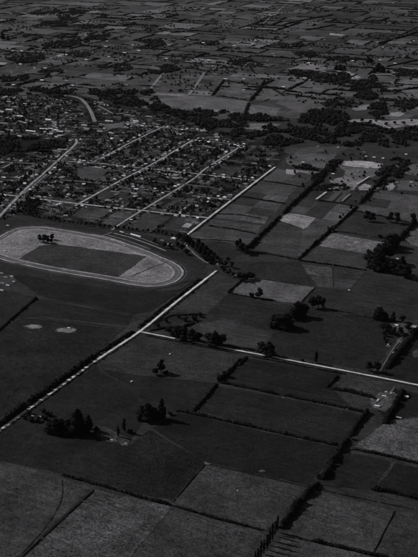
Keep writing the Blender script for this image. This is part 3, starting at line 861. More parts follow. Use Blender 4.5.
    # the big black clump on the right
    for i, (x, y, h, w) in enumerate([(368, 262, 13, 1.2), (373, 267, 15, 1.3), (378, 270, 17, 1.3), (384, 262, 18, 1.3), (389, 250, 16, 1.3), (394, 247, 15, 1.2), (386, 272, 12, 1.3), (392, 273, 12, 1.3), (399, 274, 13, 1.3), (404, 277, 14, 1.3), (402, 266, 10, 1.1), (378, 258, 15, 1.2)]):
        t('conifer' if i % 3 else 'broadleaf', x, y, h, '%s tree of the big black clump right of the pale paddocks' % nth(i), w, 'big black clump')
    for i, (x, y, h) in enumerate([(367, 221, 10), (372, 222, 9), (390, 222.5, 10), (397, 223.5, 11), (413, 225, 12)]):
        t('broadleaf', x, y, h, '%s tree from the left on the hedge over the flat dark paddock' % nth(i), 1.0, 'trees on the flat paddock hedge')
    for i, (x, y, h) in enumerate([(379, 237.6, 4), (382, 238.2, 3), (330, 232, 5), (333, 231, 4)]):
        t('bush', x, y, h, '%s bush on the thin hedge over the pale paddock with the heap' % nth(i), 1.1, 'bushes on the thin hedge')
    # beside the kink in the main road
    for i, (x, y, h, w) in enumerate([(237, 249, 9, .8), (241, 252, 10, 1.1), (246, 254, 10, 1.1), (251, 252, 9, 1.2), (240, 245, 7, 1.0)]):
        t('broadleaf', x, y, h, '%s tree of the loose clump right of the road kink' % nth(i), w, 'loose clump right of the road kink')
    for i, (x, y, h, w) in enumerate([(233, 277, 5, 1.1), (239, 280, 8, 1.2), (244, 281, 9, 1.3), (248, 280, 8, 1.3), (252, 279, 7, 1.2), (228, 275, 4, 1)]):
        t('broadleaf', x, y, h, '%s tree around the cottage where the main road kinks' % nth(i), w, 'trees round the kink cottage')
    for i, (x, y, h) in enumerate([(193, 247, 7), (197, 250, 8), (200, 253, 8), (204, 256, 8), (208, 260, 7), (211, 264, 5), (190, 244, 8), (187, 241, 7)]):
        t('conifer', x, y, h, '%s tree down the right of the racecourse link road' % nth(i), 1.1, 'trees along the link road')
    for i, (x, y, h) in enumerate([(178, 318, 5), (186, 321, 5), (194, 320, 6), (166, 322, 4), (200, 317, 5), (158, 327, 4)]):
        t('bush', x, y, h, '%s bush in the scrubby corner of the two roads' % nth(i), 1.1, 'bushes in the road corner')
    # racecourse
    for i, (x, y, h, w) in enumerate([(40, 242, 7, 1.1), (44, 243, 9, 1.0), (48, 243.5, 7, 1.2), (53, 240, 7, 1.0), (51, 243, 5, 1.2)]):
        t('broadleaf', x, y, h, '%s tree of the clump inside the racecourse' % nth(i), w, 'clump inside the racecourse')
    tree_row('broadleaf', [(24, 214.5), (60, 222), (90, 226), (120, 229.5), (140, 231.5), (165, 235), (186, 238.5)], 14.5, 12, 'round tree, %s from the left, in the row behind the racecourse', 'row behind the racecourse', 2.5, .06, 1.15)
    tree_row('bush', [(64, 221.5), (100, 226), (150, 232), (192, 240)], 22, 6, 'low bush, %s from the left, under the row behind the racecourse', 'bushes behind the racecourse', 2, .2, 1.0)
    for i, (x, y, h) in enumerate([(155, 243, 5), (164, 248, 6), (170, 249, 6), (177, 247, 6), (182, 250, 7), (186, 255, 6), (184, 244, 8), (180, 240, 8)]):
        t('broadleaf', x, y, h, '%s tree among the racecourse stands' % nth(i), 1.1, 'trees among the racecourse stands')
    # poplar row with the striped shadows
    pts = [(277.5, 532), (275, 536.5), (272.3, 541), (269.6, 545.5), (266.8, 550), (264, 554.5), (261, 559), (258, 563.5), (255, 568)]
    for i, (x, y) in enumerate(pts):
        t('poplar', x, y, random.uniform(16.5, 20), '%s poplar from the top of the row with striped shadows at the bottom' % nth(i), .72, 'poplars with striped shadows')
    # roadside belt trees
    w = shift_px([(-10, 437), (45, 397.5), (97, 360)], 11)
    for i in range(24):
        f = i / 23.0 * (len(w) - 1); k = min(int(f), len(w) - 2); p = w[k].lerp(w[k + 1], f - k)
        tree(random.choice(('broadleaf', 'conifer')), p + Vector((random.uniform(-2.5, 2.5), random.uniform(-2.5, 2.5))), random.uniform(9, 15), 'dark tree, %s from the bottom, in the belt shading the main road' % nth(i), 'trees shading the main road', 1.15)
    w = shift_px([(98, 359.5), (140, 331), (200, 284)], 13)
    for i in range(14):
        f = i / 13.0 * (len(w) - 1); k = min(int(f), len(w) - 2); p = w[k].lerp(w[k + 1], f - k)
        tree('bush', p + Vector((random.uniform(-4, 4), random.uniform(-4, 4))), random.uniform(4, 7), 'bush, %s from the bottom, left of the main road by the junction' % nth(i), 'bushes left of the main road', 1.1)
near_trees()
def right_trees():
    k = 0
    zone = [P(*p) for p in [(286, 166), (290, 152), (350, 148), (418, 152), (418, 200), (380, 204), (350, 196), (318, 196), (300, 190)]]
    pts = []
    x0, x1 = min(p.x for p in zone), max(p.x for p in zone); y0, y1 = min(p.y for p in zone), max(p.y for p in zone)
    while len(pts) < 95:
        p = Vector((random.uniform(x0, x1), random.uniform(y0, y1)))
        c, s_ = ungrid(p)
        inz = False; j = len(zone) - 1
        for i in range(len(zone)):
            a, b_ = zone[i], zone[j]
            if (a.y > p.y) != (b_.y > p.y) and p.x < (b_.x - a.x) * (p.y - a.y) / (b_.y - a.y) + a.x: inz = not inz
            j = i
        if inz and noise.noise(Vector((p.x / 70.0, p.y / 70.0, 12.0))) > .08: pts.append(p)
    pts.sort(key=lambda q: q.x)
    for i, p in enumerate(pts):
        tree('broadleaf' if random.random() < .65 else 'conifer', p, random.uniform(5, 12), 'dark tree, %s from the left, around the orchard and white cottages' % nth(i), 'trees round the orchard', 1.2)
    belts = [([(250, 247), (326, 173)], 16), ([(298, 260), (394, 166)], 18), ([(282, 529), (368, 412)], 12)]
    for n, (px, cnt) in enumerate(belts):
        a, b_ = P(*px[0]), P(*px[1])
        for i in range(cnt):
            p = a.lerp(b_, (i + random.uniform(.1, .9)) / cnt)
            tree(random.choice(('broadleaf', 'conifer')), p + Vector((random.uniform(-3, 3), random.uniform(-3, 3))), random.uniform(7, 12), 'dark tree, %s from the bottom, in the %s diagonal belt' % (nth(i), ('first', 'second', 'foreground')[n]), 'trees of the %s diagonal belt' % ('first', 'second', 'foreground')[n], 1.1)
right_trees()
for i, (x, y, h) in enumerate([(362, 122, 4), (370, 124, 4), (376, 122.5, 3), (386, 126, 4), (395, 124.5, 4), (404, 125, 4), (411, 122, 3)]):
    tree_px('broadleaf', x, y, h, '%s tree from the left standing in the brightest far paddock' % nth(i), 1.4, 'trees in the brightest far paddock')
for i, (x, y, h) in enumerate([(213, 262, 6), (220, 266, 7), (222, 270, 5), (217, 260, 5), (225, 266, 6), (228, 262, 5), (206, 252, 7), (210, 256, 7), (202, 249, 7), (214, 258, 6), (232, 268, 6), (224, 272, 6), (209, 262, 6), (205, 261, 6), (198, 246, 7), (230, 273, 5)]):
    tree_px('broadleaf', x, y, h, '%s tree crowding the end of the lower main road' % nth(i), 1.1, 'trees at the lower main road end')

# ------------------------------------------------------------------ woods (far masses of trees)
def inside(p, poly):
    c = False; j = len(poly) - 1
    for i in range(len(poly)):
        a, b = poly[i], poly[j]
        if (a.y > p.y) != (b.y > p.y) and p.x < (b.x - a.x) * (p.y - a.y) / (b.y - a.y) + a.x: c = not c
        j = i
    return c
def scatter(poly, spacing, keep=1.0, jit=.42):
    x0, x1 = min(p.x for p in poly), max(p.x for p in poly); y0, y1 = min(p.y for p in poly), max(p.y for p in poly)
    out = []; y = y0
    while y < y1:
        x = x0 + random.uniform(0, spacing)
        while x < x1:
            p = Vector((x + random.uniform(-jit, jit) * spacing, y + random.uniform(-jit, jit) * spacing))
            if random.random() < keep and inside(p, poly): out.append(p)
            x += spacing
        y += spacing * .87
    return out
def wood(px, spacing, h, label, keep=.9, leaves=6, clear=None, name='wood', cat='wood', v=None, clump=0.0):
    poly = [P(*p) for p in px]; c = sum(poly, Vector((0, 0))) / len(poly)
    vs, fs = [], []
    x0, x1 = min(p.x for p in poly), max(p.x for p in poly)
    for p in scatter([c + (q - c) * 1.12 for q in poly], spacing * .8, keep):
        n1 = noise.noise(Vector((p.x / 55.0, p.y / 55.0, 3.3))); n2 = noise.noise(Vector((p.x / 150.0, p.y / 150.0, 9.1)))
        if n1 + n2 * .6 < -.22 + clump or (not inside(p, poly) and n1 < .12): continue
        if clear and clear(p): continue
        hh = h * random.uniform(.4, 1.25) * (1 + .35 * n2); r = spacing * random.uniform(.26, .62)
        q = (p.x - c.x, p.y - c.y, hh * .5)
        lump(vs, fs, q, r, hh * .5, 1, .42)
        for _ in range(random.choice((0, 1, 2))):
            lump(vs, fs, (q[0] + random.uniform(-r, r) * .8, q[1] + random.uniform(-r, r) * .8, hh * random.uniform(.5, .9)), r * random.uniform(.35, .6), hh * random.uniform(.15, .3), 1, .42)
        leaves_on(vs, fs, q, r * 1.05, hh * .56, leaves * 2, min(2.0, spacing * .1))
    if not vs: return
    o = mesh_obj(name, new_mesh(name, vs, fs, M['leaf']), LEAF_V * 1.25 if v is None else v); o.location = (c.x, c.y, 0)
    return stuff(o, label, cat)

WOODS = [
 ([(28, 13), (40, 11.5), (56, 12), (50, 14), (32, 15)], 26, 12, 'small dark wood near the top left of the far plain'),
 ([(53, 10), (70, 9), (88, 11), (84, 14), (60, 13.5)], 26, 12, 'flat dark wood near the top left edge of the plain'),
 ([(58, 16), (75, 15), (77, 20), (62, 20.5)], 26, 13, 'dark wood below the flat one on the far plain'),
 ([(41, 23), (64, 21), (67, 27), (48, 28), (41, 26)], 26, 14, 'square dark wood on the far plain at the left'),
 ([(76, 25), (104, 25.5), (105, 28), (84, 28.5)], 26, 12, 'long thin dark wood on the far plain'),
 ([(22, 36), (38, 34.5), (42, 38), (30, 39.5)], 24, 12, 'small wood left of the largest far wood'),
 ([(45, 45), (62, 41), (86, 39.5), (88, 43), (66, 47.5), (46, 49)], 24, 15, 'largest dark wood of the far plain, sloping band'),
 ([(87, 35), (108, 33), (110, 39), (90, 40)], 24, 14, 'block of dark wood at the end of the sloping band'),
 ([(52, 35), (76, 34), (74, 37.5), (54, 38)], 24, 12, 'dark strip of wood over the sloping band'),
 ([(8, 58), (30, 55), (44, 56), (42, 61), (20, 64), (9, 61)], 22, 13, 'dark wood by the pale patch at the far left'),
 ([(70, 52), (84, 51), (90, 56), (74, 58)], 22, 12, 'dark wood right of the bright strip on the plain'),
 ([(295, 53), (312, 52), (318, 56), (302, 58)], 22, 13, 'wood on the rise right of centre'),
 ([(278, 43), (300, 43), (306, 46), (282, 48)], 22, 12, 'dark wood above the rise right of centre'),
 ([(325, 58), (345, 57), (358, 60), (340, 63)], 22, 11, 'thin wood over the pale bank at the right'),
 ([(291, 70), (312, 72), (332, 75), (330, 82), (318, 84), (304, 78), (292, 75)], 20, 13, 'dark gully wood under the pale bank'),
 ([(332, 76), (346, 74), (352, 80), (362, 79), (366, 86), (348, 88), (334, 85)], 20, 15, 'dark wood beside the pale bare slip'),
 ([(365, 80), (374, 76), (378, 82), (384, 90), (372, 90)], 20, 15, 'dark trees below the tall far tree'),
 ([(196, 42), (214, 41), (218, 45), (200, 46)], 24, 12, 'dark wood in the middle of the far plain'),
 ([(140, 41), (160, 40), (166, 46), (146, 48)], 24, 12, 'wood on the plain above the two pale roads'),
 ([(146, 68), (168, 66), (180, 70), (162, 75), (150, 73)], 20, 11, 'dark trees at the head of the far town road'),
 # gully and terrace edge
 ([(-30, 91), (20, 89.5), (66, 90), (100, 90.6), (142, 91.5), (142, 94), (96, 95), (60, 94), (10, 95.5), (-30, 96)], 17, 14, 'long dark wood on the terrace edge behind the town'),
 ([(96, 95), (120, 93.5), (146, 94), (158, 100), (162, 106), (178, 111), (170, 114), (146, 109), (120, 105), (104, 101)], 17, 14, 'dark gully wood at the back of the town'),
 ([(162, 108), (184, 112), (214, 111), (244, 115), (276, 117), (284, 121), (250, 122), (240, 132), (262, 133), (262, 138), (236, 138), (212, 131), (190, 121), (172, 114)], 16, 12, 'black gully wood below the pale terrace paddocks'),
 ([(262, 132), (284, 124), (300, 128), (318, 132), (346, 127), (352, 129), (372, 128), (388, 130), (430, 128), (430, 142), (390, 146), (350, 146), (310, 141), (280, 147), (262, 141)], 16, 13, 'great dark wood across the right under the brightest paddock'),
 ([(300, 121), (308, 112), (330, 111), (346, 116), (347, 124), (330, 130), (308, 130)], 16, 16, 'dark square wood left of the brightest paddock'),
 ([(322, 104), (338, 99), (352, 100), (350, 107), (334, 109)], 17, 14, 'dark wood above the dark square wood'),
 ([(372, 104), (384, 106), (388, 118), (376, 119), (368, 112)], 16, 13, 'dark wood between two small pale paddocks'),
 ([(352, 88), (366, 87), (376, 95), (370, 101), (356, 98)], 18, 12, 'dark scrub under the wood beside the bare slip'),
 ([(380, 98), (400, 100), (424, 100), (424, 106), (402, 109), (384, 104)], 18, 11, 'dark scrub above the small pale paddocks at the right edge'),
 ([(384, 72), (404, 70), (424, 70), (424, 76), (400, 78)], 20, 11, 'dark scrub near the tall far tree'),
 ([(350, 123), (372, 125), (384, 128), (370, 130), (350, 128)], 14, 11, 'ragged trees biting into the brightest paddock'),
 ([(228, 62), (250, 60), (262, 65), (244, 69)], 20, 10, 'dark trees above the square far paddock'),
 ([(96, 66), (124, 64), (136, 69), (112, 72)], 20, 10, 'dark trees left of the far town roads'),
 ([(40, 72), (66, 70), (74, 75), (52, 78)], 20, 10, 'dark trees above the terrace at the left'),
 ([(0, 78), (26, 76), (34, 82), (6, 85)], 19, 11, 'dark trees above the terrace at the left edge'),
 ([(-20, 140), (16, 138), (50, 139), (66, 143), (60, 151), (30, 153), (-20, 155)], 15, 12, 'black park wood beside the main street'),
 ([(324, 170), (332, 160), (342, 154), (346, 159), (340, 164), (332, 172)], 13, 11, 'dark clump left of the bright orchard paddock'),
 ([(376, 176), (392, 160), (410, 160), (408, 170), (396, 180), (384, 184)], 14, 10, 'dark shrubbery beside the white cottages'),
 ([(290, 163), (306, 165), (320, 168), (318, 171), (296, 168)], 12, 9, 'dark hedge of trees above the pale strip'),
 ([(311, 176), (322, 174), (322, 182), (314, 184)], 12, 12, 'dark grove beside the ploughed strips'),
 ([(314, 187), (336, 184), (348, 186), (346, 190), (318, 191)], 12, 7, 'dark shrubs above the ploughed strips'),
 ([(22, 205), (30, 193), (38, 190), (42, 197), (36, 208), (28, 212)], 13, 12, 'dark grove beside the lower main street'),
]
for px, sp, h, lab in WOODS: wood(px, sp, h, lab, clump=.16 if any(k in lab for k in ('orchard', 'cottages', 'strips', 'strip', 'terrace at')) else .1)

# ------------------------------------------------------------------ hedges of the far plain
def far_hedges():
    hs = [e for e in FAR_EDGES if random.random() < .8]
    rows = []; left = []
    for a, b in hs:
        m = (a + b) / 2; x, y = to_px(m)
        if not (-6 < x < 424 and -3 < y < 100): continue
        if 150 < x < 262 and y > 74: continue
        if y > 88 and x < 150: continue
        if random.random() < .5:                      # often only part of the side is planted
            t0 = random.uniform(0, .5); t1 = t0 + random.uniform(.3, .5); a, b = a.lerp(b, t0), a.lerp(b, t1)
        rows.append((y, x, a, b))
    rows.sort(key=lambda r: r[0])
    bands = [(-9, 12, 'under the top edge'), (12, 26, 'in the upper far plain'), (26, 44, 'in the middle far plain'), (44, 64, 'in the lower far plain'), (64, 101, 'on the plain behind the town')]
    for y0, y1, where in bands:
        band = sorted([r for r in rows if y0 <= r[0] < y1], key=lambda r: -(r[2] - r[3]).length)
        left += band[56:]; band = sorted(band[:56], key=lambda r: r[1])
        for i, (y, x, a, b) in enumerate(band):
            hh = random.choice((5, 7, 9, 12)) * (1.15 if y < 30 else 1.0)
            nm = 'far_hedge'
            hedge(None, random.uniform(7, 14), hh * .75, '%s dark hedge from the left %s' % (nth(i), where), nm, step=11, gap=.02, tuft=.12, world_pts=[a, b], group='hedges of the far plain')
    vs, fs = [], []
    for y, x, a, b_ in left:
        me, o0 = hedge_mesh([a, b_], random.uniform(6, 12), random.uniform(3, 8), 12, .03, .1); k = len(vs)
        vs.extend((v.co.x + o0.x, v.co.y + o0.y, v.co.z) for v in me.vertices); fs.extend(tuple(k + i for i in p.vertices) for p in me.polygons)
        bpy.data.meshes.remove(me)
    if vs: stuff(mesh_obj('far_hedgerows', new_mesh('far_hedgerows', vs, fs, M['leaf']), LEAF_V), 'faint web of small hedgerows over the far plain', 'hedges')
far_hedges()
for i, (px, h) in enumerate([([(281, 25.5), (305, 20), (334, 15)], 11), ([(305, 30.5), (320, 28), (336, 25)], 11), ([(378, 44), (396, 39), (420, 32)], 12), ([(285, 93.6), (306, 97), (328, 100.5)], 8),
                             ([(212, 96), (218, 88), (224, 80)], 9), ([(250, 101), (258, 92), (264, 82)], 13), ([(249, 103), (246, 110), (243, 120)], 9), ([(264, 85), (276, 91), (284, 96)], 7),
                             ([(225, 81), (240, 83), (256, 85)], 7), ([(216, 96), (232, 98), (249, 101)], 7), ([(200, 57), (226, 55), (246, 58)], 8), ([(362, 21), (370, 22.5), (380, 24)], 14),
                             ([(386, 67), (400, 64), (420, 60)], 9), ([(380, 92), (400, 90.5), (424, 87)], 9), ([(170, 33), (196, 31), (222, 33)], 10), ([(120, 21), (150, 19), (178, 21)], 10)]):
    lab = ['right of the far straight road', 'under the one beside the far straight road', 'at the far right edge', 'across the wide grey paddocks right of centre', 'beside the third far town road',
           'down the right of the square far paddock', 'between the two pale terrace paddocks', 'left of the wide grey paddocks', 'along the top of the square far paddock', 'along the foot of the square far paddock',
           'above the far town', 'as a short thick block at the upper right', 'near the tall far tree', 'above the brightest paddock', 'across the middle of the far plain', 'across the upper left of the plain'][i]
    hedge(px, 11, h * .8, 'dark straight hedge ' + lab, 'far_hedge', step=8, gap=.02, tuft=.2, group='hedges of the far plain')
for i, (x, y, h) in enumerate([(378, 72, 9), (382, 72.5, 7), (374, 73, 6), (368, 62, 5), (371, 62, 4), (336, 70, 5), (340, 70.5, 6), (344, 71, 5), (3, 39, 6), (8, 40, 4)]):
    tree_px('conifer', x, y, h, ['tallest dark tree standing alone on the far right plain', 'tree just right of the tallest far tree', 'tree just left of the tallest far tree', 'left tree of a small pair on the right plain',
        'right tree of a small pair on the right plain', 'first of three trees on the pale bank', 'second of three trees on the pale bank', 'third of three trees on the pale bank', 'dark lone tree at the far left edge', 'smaller tree beside the lone far left tree'][i], 1.3)

# ------------------------------------------------------------------ houses
def add_box(vs, fs, x0, x1, y0, y1, z0, z1, top=True):
    k = len(vs)
    vs.extend([(x0, y0, z0), (x1, y0, z0), (x1, y1, z0), (x0, y1, z0), (x0, y0, z1), (x1, y0, z1), (x1, y1, z1), (x0, y1, z1)])
    fs.extend([(k, k + 1, k + 5, k + 4), (k + 1, k + 2, k + 6, k + 5), (k + 2, k + 3, k + 7, k + 6), (k + 3, k, k + 4, k + 7)])
    if top: fs.append((k + 4, k + 5, k + 6, k + 7))
def hip(vs, fs, x0, x1, y0, y1, z0, z1, inset, over=.45):
    """roof with ridge along x; inset 0 is a gable"""
    x0 -= over; x1 += over; y0 -= over; y1 += over; ym = (y0 + y1) / 2; k = len(vs)
    vs.extend([(x0, y0, z0), (x1, y0, z0), (x1, y1, z0), (x0, y1, z0), (x0 + inset, ym, z1), (x1 - inset, ym, z1)])
    fs.extend([(k, k + 1, k + 5, k + 4), (k + 2, k + 3, k + 4, k + 5), (k + 1, k + 2, k + 5), (k + 3, k, k + 4), (k, k + 3, k + 2, k + 1)])
def hip_y(vs, fs, x0, x1, y0, y1, z0, z1, inset, over=.45):
    x0 -= over; x1 += over; y0 -= over; y1 += over; xm = (x0 + x1) / 2; k = len(vs)
    vs.extend([(x0, y0, z0), (x1, y0, z0), (x1, y1, z0), (x0, y1, z0), (xm, y0 + inset, z1), (xm, y1 - inset, z1)])
    fs.extend([(k, k + 1, k + 4), (k + 1, k + 2, k + 5, k + 4), (k + 2, k + 3, k + 5), (k + 3, k, k + 4, k + 5), (k, k + 3, k + 2, k + 1)])

def house_plan(kind):
    w, r, c, g, d = ([], []), ([], []), ([], []), [], ([], [])
    if kind == 'villa':
        add_box(*w, -5.6, 5.6, -4.4, 4.4, 0, 3.2); hip(*r, -5.6, 5.6, -4.4, 4.4, 3.15, 5.9, 3.6)
        add_box(*c, -2.0, -1.2, .4, 1.2, 3.4, 6.6)
        wins = [(-4.4, -2.8), (2.8, 4.4)]; fy = -4.4
    elif kind == 'bungalow':
        add_box(*w, -6.2, 6.2, -3.6, 3.6, 0, 3.0); add_box(*w, -5.4, -.6, -6.4, -3.5, 0, 2.98)
        hip(*r, -6.2, 6.2, -3.6, 3.6, 2.95, 5.2, 1.2); hip_y(*r, -5.4, -.6, -6.4, 0, 2.93, 4.9, .0)
        add_box(*c, 2.6, 3.4, .6, 1.4, 3.2, 6.0)
        wins = [(.6, 2.2), (3.8, 5.2)]; fy = -3.6
    elif kind == 'cottage':
        add_box(*w, -4.4, 4.4, -3.4, 3.4, 0, 2.9); hip(*r, -4.4, 4.4, -3.4, 3.4, 2.86, 5.3, 0)
        add_box(*w, -4.0, 4.0, 3.38, 5.6, 0, 2.3); k = len(r[0])
        r[0].extend([(-4.3, 3.3, 2.95), (4.3, 3.3, 2.95), (4.3, 6.0, 2.25), (-4.3, 6.0, 2.25)]); r[1].append((k, k + 1, k + 2, k + 3))
        add_box(*c, -3.4, -2.6, -.4, .4, 3.6, 6.2)
        wins = [(-3.2, -1.8), (1.8, 3.2)]; fy = -3.4
    else:                                              # shed
        add_box(*w, -7.5, 7.5, -3.8, 3.8, 0, 3.4); hip(*r, -7.5, 7.5, -3.8, 3.8, 3.36, 5.4, 0, .3)
        add_box(*c, -.5, .5, -.35, .35, 4.9, 5.9)
        wins = [(-5.5, -4.0), (4.0, 5.5)]; fy = -3.8
    add_box(*d, -.5, .5, fy - .06, fy + .02, 0, 2.1)
    wm = []
    for a, b in wins:
        v, f = [], []; add_box(v, f, a, b, fy - .05, fy + .02, 1.0, 2.2); wm.append(new_mesh('window', v, f, M['glass']))
    return dict(wall=new_mesh(kind + '_wall', w[0], w[1], M['paint']), roof=new_mesh(kind + '_roof', r[0], r[1], M['iron']),
                chimney=new_mesh(kind + '_chimney', c[0], c[1], M['brick']), door=new_mesh('door', d[0], d[1], M['paint']), windows=wm)
PLANS = {k: house_plan(k) for k in ('villa', 'bungalow', 'cottage', 'shed')}
ROOFWORD = {0: ('dark roofed', (.05, .10)), 1: ('grey roofed', (.16, .28)), 2: ('pale roofed', (.42, .62)), 3: ('bright roofed', (.68, .8))}
HOUSES = []
def house(kind, p, ang, label, group=None, tone=2, scale=1.0, detail=True, name=None, cat='house', sx=1.0):
    e = bpy.data.objects.new(name or kind, None); e.empty_display_size = 3; link(e)
    e.location = (p.x, p.y, .35); e.rotation_euler = (0, 0, ang); e.scale = (scale * sx, scale, scale)
    pl = PLANS[kind]; lo, hi = ROOFWORD[tone][1]
    mesh_obj('wall', pl['wall'], random.choice((.75, .7, .5, .6, .35)), e)
    r = mesh_obj('roof', pl['roof'], random.uniform(lo, hi), e)
    if kind != 'shed': mesh_obj('chimney', pl['chimney'], .16, r)
    if detail:
        mesh_obj('door', pl['door'], .15, e)
        for wm in pl['windows']: mesh_obj('window', wm, .04, e)
    tag(e, label, cat, group); HOUSES.append((p, 9 * scale)); return e

def seg_dist(p, pts):
    best = 1e9
    for a, b in zip(pts, pts[1:]):
        d = b - a; t = max(0, min(1, (p - a).dot(d) / max(1e-6, d.length_squared)))
        best = min(best, (p - (a + d * t)).length)
    return best
def road_dist(p): return min(seg_dist(p, r) for r in ROADS.values())
RACE_POLY = [P(*p) for p in RACE]

# farm buildings and the racecourse stands
def b(kind, x, y, ang_dir, label, tone=3, scale=1.0, sx=1.0, name=None, cat='house'):
    return house(kind, P(x, y), math.atan2(ang_dir.y, ang_dir.x), label, None, tone, scale, True, name, cat, sx)
b('shed', 131.6, 382, adir, 'small white shed alone in the paddock under the main road', 3, .42, 1.0, 'shed', 'shed')
b('shed', 170, 354.5, adir, 'small white shed just under the side road', 3, .38, 1.0, 'shed', 'shed')
b('shed', 349, 290.5, bdir, 'tiny white shed alone in the wide right paddock', 3, .36, 1.0, 'shed', 'shed')
b('cottage', 396.5, 326, bdir, 'bright farmhouse among trees at the right edge', 3, .8)
b('villa', 415, 328, bdir, 'larger pale house at the right edge beside the farmhouse', 2, .9)
b('cottage', 406.5, 397.6, bdir, 'white house right of the farm yard under the side road', 3, .85)
b('shed', 377, 406.5, bdir, 'long bright shed at the foot of the farm yard', 3, .55, 1.3, 'shed', 'shed')
b('shed', 378, 401, adir, 'pale shed in the middle of the farm yard', 2, .5, 1.4, 'shed', 'shed')
b('shed', 384, 396.5, bdir, 'narrow bright shed across the middle of the farm yard', 3, .4, 1.4, 'shed', 'shed')
b('shed', 391, 394, adir, 'pale lean shed near the gate of the farm yard', 2, .4, 1.0, 'shed', 'shed')
b('cottage', 386, 392.5, bdir, 'small grey cottage at the top of the farm yard', 2, .55)
b('shed', 398.6, 418, bdir, 'low pale shed at the top of the pale right paddock', 2, .4, 1.8, 'shed', 'shed')
b('cottage', 238.5, 275.2, bdir, 'small pale cottage among trees at the road kink', 2, .6)
b('shed', 230, 275, bdir, 'grey shed left of the cottage at the road kink', 1, .5, 1.0, 'shed', 'shed')
b('shed', 218, 264.5, bdir, 'pale shed by the bend where the main road kinks', 2, .45, 1.0, 'shed', 'shed')
b('cottage', 92, 432, bdir, 'low grey cottage at the left of the small farm yard', 1, .6)
b('shed', 112, 440.5, bdir, 'pale shed in the middle of the small farm yard', 2, .38, 1.0, 'shed', 'shed')
b('shed', 126, 444, bdir, 'grey shed at the right end of the small farm yard', 1, .4, 1.0, 'shed', 'shed')
b('shed', 33, 416.5, bdir, 'left tiny roadside shed in the bushes', 1, .4, 1.0, 'shed', 'shed')
b('shed', 40, 417, bdir, 'right tiny roadside shed in the bushes', 2, .38, 1.0, 'shed', 'shed')
b('shed', 388, 345, adir, 'small pale shed beside the farmhouse drive', 2, .4, 1.0, 'shed', 'shed')
b('shed', 393, 353, adir, 'smaller grey shed lower down the farmhouse drive', 2, .32, 1.0, 'shed', 'shed')
b('shed', 69, 328.5, bdir, 'little white hut on the larger sand patch', 3, .5, .8, 'hut', 'hut')
b('villa', 397.5, 259.5, bdir, 'pale house hidden in the big black clump', 2, .7)
b('shed', 356.5, 242.8, bdir, 'white heap-like low shed in the pale right paddock', 2, .5, .9, 'shed', 'shed')
b('shed', 153, 316.5, adir, 'tiny pale shed left of the main road above the junction', 1, .4, 1.0, 'shed', 'shed')
b('shed', 237.5, 491, adir, 'tiny white trough shelter in the lower paddock', 3, .22, .8, 'trough_shelter', 'shelter')
b('shed', 262, 471, bdir, 'tiny grey shelter on the scrub fence line', 1, .3, 1.0, 'shelter', 'shelter')
b('shed', 206, 463.4, bdir, 'low pale stack at the corner of the trough paddock', 1, .3, 1.5, 'hay_shelter', 'shelter')
b('shed', 283, 398, bdir, 'tiny grey hut on the hedge under the side road', 1, .28, 1.0, 'hut', 'hut')
b('shed', 347, 409, bdir, 'tiny pale hut on the hedge near the farm yard', 1, .28, 1.0, 'hut', 'hut')
b('villa', 174, 239.5, bdir, 'bright roofed grandstand behind the racecourse bend', 3, 1.25, 1.1, 'grandstand', 'grandstand')
b('shed', 170, 245.5, bdir, 'pale hall in front of the racecourse grandstand', 2, 1.05, 1.0, 'hall', 'hall')
b('shed', 162.5, 241, bdir, 'grey shed left of the racecourse grandstand', 1, .7, 1.0, 'shed', 'shed')
b('cottage', 187, 246, bdir, 'small white gatehouse at the racecourse link road', 3, .5)
b('shed', 136, 236, (P(142, 237) - P(130, 233.5)).normalized(), 'long bright horse stalls behind the racecourse', 3, .75, 3.6, 'horse_stalls', 'stalls')
b('shed', 122, 232.5, (P(142, 237) - P(130, 233.5)).normalized(), 'shorter pale horse stalls left of the long ones', 2, .6, 1.8, 'horse_stalls', 'stalls')
b('cottage', 124.5, 246, bdir, 'small white judge box beside the racecourse straight', 3, .55, .8, 'judge_box', 'hut')
for i, (x, y, s) in enumerate([(8, 226, .6), (5, 251.5, .6), (2, 274, .7), (6, 278, .8), (12, 277, .6), (3, 284, .8), (8, 286, .7), (2, 291, .7), (14, 282, .5)]):
    b('shed', x, y, bdir, '%s stable shed in the cluster left of the racecourse straight' % nth(i) if i > 1 else ('low hut in the racecourse infield, %s one' % ('lower' if i else 'upper')), random.choice((1, 2, 2)), s, 1.0, 'stable', 'stable')
b('cottage', 18, 244, bdir, 'tiny dark hut in the left infield of the racecourse', 0, .4, 1.0, 'hut', 'hut')
b('shed', 137, 273.6, bdir, 'tiny dark hut in the right infield of the racecourse', 0, .4, 1.0, 'hut', 'hut')
